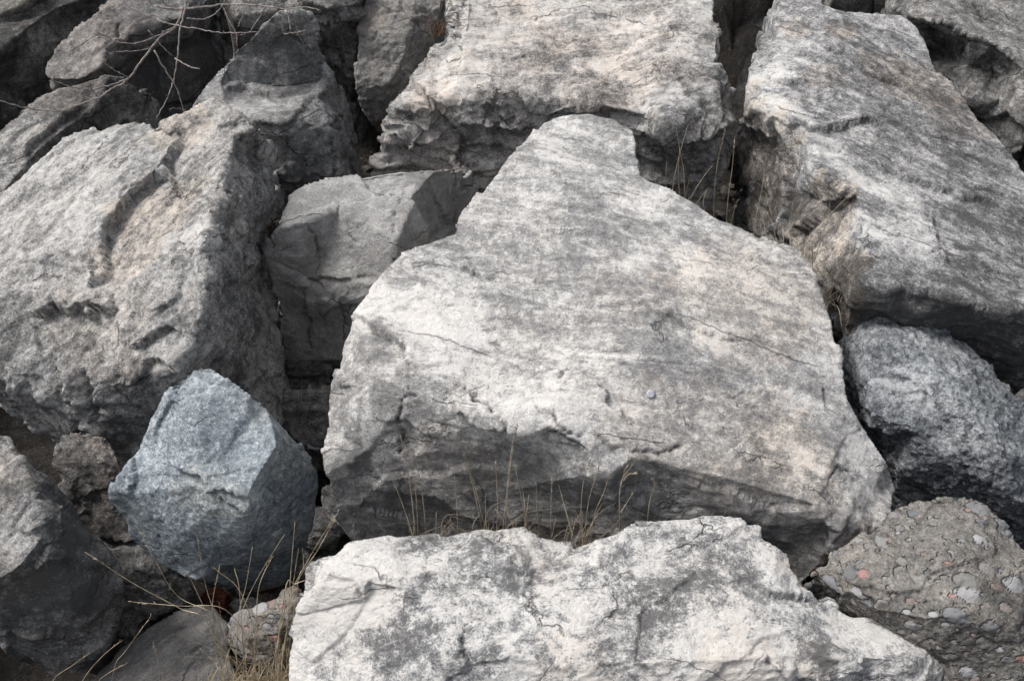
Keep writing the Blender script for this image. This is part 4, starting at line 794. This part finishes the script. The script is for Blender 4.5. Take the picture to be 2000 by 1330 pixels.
tuft("grass_tuft", "largest golden straw tuft spreading beside the white boulder in the bottom left",
 [st([(178,1085),(259,1138),(350,1187),(410,1222),(470,1380)], YB, 1.5), st([(273,1036),(308,1103),(350,1166),(441,1222),(480,1380)], YB, 1.52), st([(380,1015),(402,1145),(434,1236),(470,1380)], YB, 1.5), st([(429,1106),(415,1180),(420,1250),(450,1380)], YB, 1.46),
  st([(556,1043),(504,1127),(472,1197),(435,1316),(425,1380)], YB, 1.48), st([(576,1019),(567,1131),(560,1232),(540,1380)], YB, 1.46), st([(660,1001),(623,1057),(577,1138),(553,1197),(520,1380)], 1.38, 1.42), st([(655,1012),(620,1075),(580,1138),(545,1240),(520,1380)], 1.38, 1.42), st([(583,1071),(574,1131),(560,1230),(530,1380)], YB, 1.44), st([(591,1071),(592,1110),(580,1150),(550,1380)], YB, 1.42),
  st([(493,1068),(480,1145),(465,1215),(460,1380)], YB, 1.48), st([(458,1110),(469,1169),(480,1380)], YB, 1.46), st([(423,1113),(469,1155),(500,1250),(510,1380)], YB, 1.46), st([(259,1175),(350,1183),(440,1190),(490,1270),(500,1380)], YB, 1.45), st([(609,1129),(577,1140),(556,1157),(530,1380)], 1.38, 1.4), st([(365,1115),(400,1190),(440,1290),(450,1380)], YB, 1.47), st([(530,1090),(505,1150),(500,1240),(490,1380)], YB, 1.46), st([(300,1257),(312,1310),(320,1390)], YB, 1.42)], STRAW, .0012, seed=9,
 rand=[(470,1370,1.38,80,.26,90,.3),(550,1365,1.35,50,.34,150,.25),(520,1345,1.36,100,.18,220,.6)], heads=.6)
tuft("grass_tuft", "few curved stems rising from the bottom edge beside the shadowy corner boulder",
 [st([(294,1204),(245,1271),(224,1302),(210,1390)], 1.4, 1.45), st([(234,1253),(196,1285),(161,1330),(140,1390)], 1.4, 1.44), st([(173,1276),(140,1300),(105,1327),(80,1390)], 1.38, 1.4), st([(245,1297),(215,1312),(190,1335),(180,1390)], 1.38, 1.4)], STRAW, .0011, seed=10, heads=.8)
tuft("dead_weed", "tiny clump of brown dead leaves between the left boulder and the squarish block", [st([(532,432),(540,450),(545,470)], 3.02, 3.0)], BROWN, .003, seed=11, rand=[(540,458,3.0,18,.07,26,.8)], heads=1, cat='weed', group=None)
tuft("dead_weed", "small reddish dead weed at the top edge beside the upright grainy block", [st([(862,5),(858,30),(852,70)], 3.9, 3.85)], BROWN, .002, seed=12, rand=[(855,65,3.85,18,.14,26,.6)], heads=1, cat='weed', group=None)

# bare shrub reaching in from above
def shrub():
    root = bpy.data.objects.new("bare_shrub", None); COL.objects.link(root)
    base = Vector((-1.35, 4.2, GROUND_Z)); root.location = base
    tag(root, "leafless grey shrub twigs hanging over the boulders in the upper left", "shrub")
    rnd = random.Random(3)
    def part(nm, pts, r0, r1, Y0, Y1_):
        n = len(pts)-1
        P = catmull([aty(p[0], p[1], Y0+(Y1_-Y0)*i/n) for i, p in enumerate(pts)])
        P = [p+Vector((rnd.gauss(0, .0012), rnd.gauss(0, .0012), rnd.gauss(0, .0012))) for p in P]
        bm = bmesh.new(); tube(bm, P, r0*.85, r1*.85, 6)
        for p in P[3:-1:4]:                            # buds
            d = Vector((rnd.uniform(-1, 1), rnd.uniform(-.5, .5), rnd.uniform(-.3, 1)))*.008
            tube(bm, [p, p+d*.6, p+d], r1*1.3, r1*.5, 4)
        o = finish(bm, nm, BARK, base.copy()); o.parent = root; o.location = (0, 0, 0)
        return o
    # stem from the ground up to the fork above the frame
    bm = bmesh.new(); f = aty(385, -90, 3.35)
    tube(bm, catmull([base, base+Vector((.05, -.1, .7)), Vector((-1.15, 3.8, .9)), f]), .016, .008, 8)
    o = finish(bm, "trunk", BARK, base.copy()); o.parent = root; o.location = (0, 0, 0)
    B = [([(385,-90),(366,-5),(343,52),(315,73),(280,115),(252,154),(217,175),(192,191),(150,206),(115,217),(60,213),(0,197),(-60,180)], .0052, .0022, 3.35, 2.95),
     ([(385,-90),(367,-5),(357,35),(350,70),(346,115),(339,157),(325,196),(304,234)], .0048, .0018, 3.35, 3.0),
     ([(301,100),(325,140),(343,168),(353,196),(359,219)], .0034, .0018, 3.1, 3.05),
     ([(270,-90),(290,0),(315,14),(350,18),(385,16),(437,10),(490,10),(525,14),(560,18),(595,14),(626,21)], .0058, .0024, 3.4, 3.2),
     ([(225,-20),(238,3),(273,25),(315,42),(353,52),(385,56),(420,63),(455,65),(504,63)], .0036, .0016, 3.3, 3.1),
     ([(364,37),(395,38),(420,28),(441,0),(455,-40)], .0026, .0022, 3.2, 3.3),
     ([(182,66),(224,82),(273,84),(315,66),(340,55)], .0018, .0028, 3.15, 3.25),
     ([(206,126),(227,140),(252,152)], .0016, .002, 3.05, 3.1),
     ([(102,157),(140,170),(182,173),(224,164),(252,154)], .0016, .0034, 3.0, 3.1),
     ([(171,164),(185,182),(193,191)], .0026, .003, 3.0, 3.05),
     ([(341,114),(367,129),(390,136)], .0026, .0022, 3.15, 3.05),
     ([(227,101),(266,100),(294,94)], .0014, .0018, 3.1, 3.15),
     ([(437,15),(448,42),(462,66),(462,91)], .0032, .0016, 3.3, 3.2),
     ([(553,18),(553,63),(567,65),(598,60)], .0026, .0015, 3.25, 3.2),
     ([(560,18),(565,42),(567,60)], .002, .0014, 3.25, 3.2),
     ([(572,18),(581,63),(602,98)], .0018, .001, 3.25, 3.2),
     ([(518,13),(507,35),(486,63),(470,68)], .002, .0013, 3.25, 3.2),
     ([(476,10),(472,35),(465,52)], .0018, .0012, 3.28, 3.2),
     ([(300,-30),(320,5),(345,22),(385,12),(420,-10)], .0024, .0018, 3.35, 3.4),
     ([(240,-30),(262,10),(300,35),(330,48)], .002, .0016, 3.3, 3.2),
     ([(290,60),(310,85),(338,110)], .001, .0008, 3.15, 3.1),
     ([(60,213),(95,190),(105,165)], .0008, .0006, 3.0, 3.0),
     ([(500,-20),(540,5),(580,8),(620,-10)], .002, .0015, 3.3, 3.3),
     ([(359,219),(350,212),(330,214)], .0012, .0008, 3.05, 3.0)]
    for b in B: part("branch", *b)
shrub()

# ---------------------------------------------------------------- litter
def flat_mat(name, c, rough, metal=0):
    m = plant_mat(name, tuple(x*.8 for x in c), c, rough, 200); m.node_tree.nodes['Principled BSDF'].inputs['Metallic'].default_value = metal; return m
def cap():
    bpy.context.view_layer.update()
    dg = bpy.context.evaluated_depsgraph_get()
    hit_, loc, nor, *_ = S.ray_cast(dg, Vector((0, 0, HC)), ray(1270, 770).normalized())
    if not hit_: loc = atz(1270, 770, .65); nor = Vector((0, 0, 1))
    bm = bmesh.new(); R = .0115; prev = None
    prof = [(0, .006), (.0095, .006), (.0112, .005), (.0122, .003), (R, 0), (R-.0006, -.0002)]
    n = 42; rings = []
    for i, (r, z) in enumerate(prof):
        if r == 0: rings.append([bm.verts.new((0, 0, z))]); continue
        rings.append([bm.verts.new(((r+(.0006*(k % 2) if i > 2 else 0))*math.cos(2*math.pi*k/n), (r+(.0006*(k % 2) if i > 2 else 0))*math.sin(2*math.pi*k/n), z)) for k in range(n)])
    for a, b in zip(rings, rings[1:]):
        for k in range(n):
            if len(a) == 1: bm.faces.new((a[0], b[k], b[(k+1) % n]))
            else: bm.faces.new((a[k], b[k], b[(k+1) % n], a[(k+1) % n]))
    me = bpy.data.meshes.new("bottle_cap"); bm.to_mesh(me); bm.free(); me.materials.append(flat_mat("cap_enamel", (.36, .37, .42), .6, .2))
    o = bpy.data.objects.new("bottle_cap", me); COL.objects.link(o); o.location = loc+nor*.003; o.rotation_euler = nor.to_track_quat('Z', 'Y').to_euler()
    tag(o, "small whitish crimped bottle cap lying on the centre slab", "bottle cap")
cap()
def scrap():
    bm = bmesh.new(); nx, ny = 8, 6; rnd = random.Random(8); g = {}
    c = atz(613, 874, .02)
    for i in range(nx):
        for j in range(ny):
            g[i, j] = bm.verts.new(((i/(nx-1)-.5)*.045+rnd.uniform(-.001, .001), (j/(ny-1)-.5)*.026+rnd.uniform(-.001, .001), .006*math.sin(i*.9+j*.5)+rnd.uniform(-.0015, .0015)))
    for i in range(nx-1):
        for j in range(ny-1): bm.faces.new((g[i, j], g[i+1, j], g[i+1, j+1], g[i, j+1]))
    r = bmesh.ops.solidify(bm, geom=bm.faces[:], thickness=.0006)
    me = bpy.data.meshes.new("paper_scrap"); bm.to_mesh(me); bm.free(); me.materials.append(flat_mat("paper", (.5, .5, .56), .8))
    o = bpy.data.objects.new("paper_scrap", me); COL.objects.link(o)
    hit_, loc, nor, *_ = S.ray_cast(bpy.context.evaluated_depsgraph_get(), Vector((0, 0, HC)), ray(613, 874).normalized())
    o.location = (loc if hit_ else c)+Vector((0, 0, .008)); o.rotation_euler = (.1, .1, .2)
    tag(o, "pale crumpled paper scrap in the gap between blue boulder and centre slab", "scrap")
scrap()
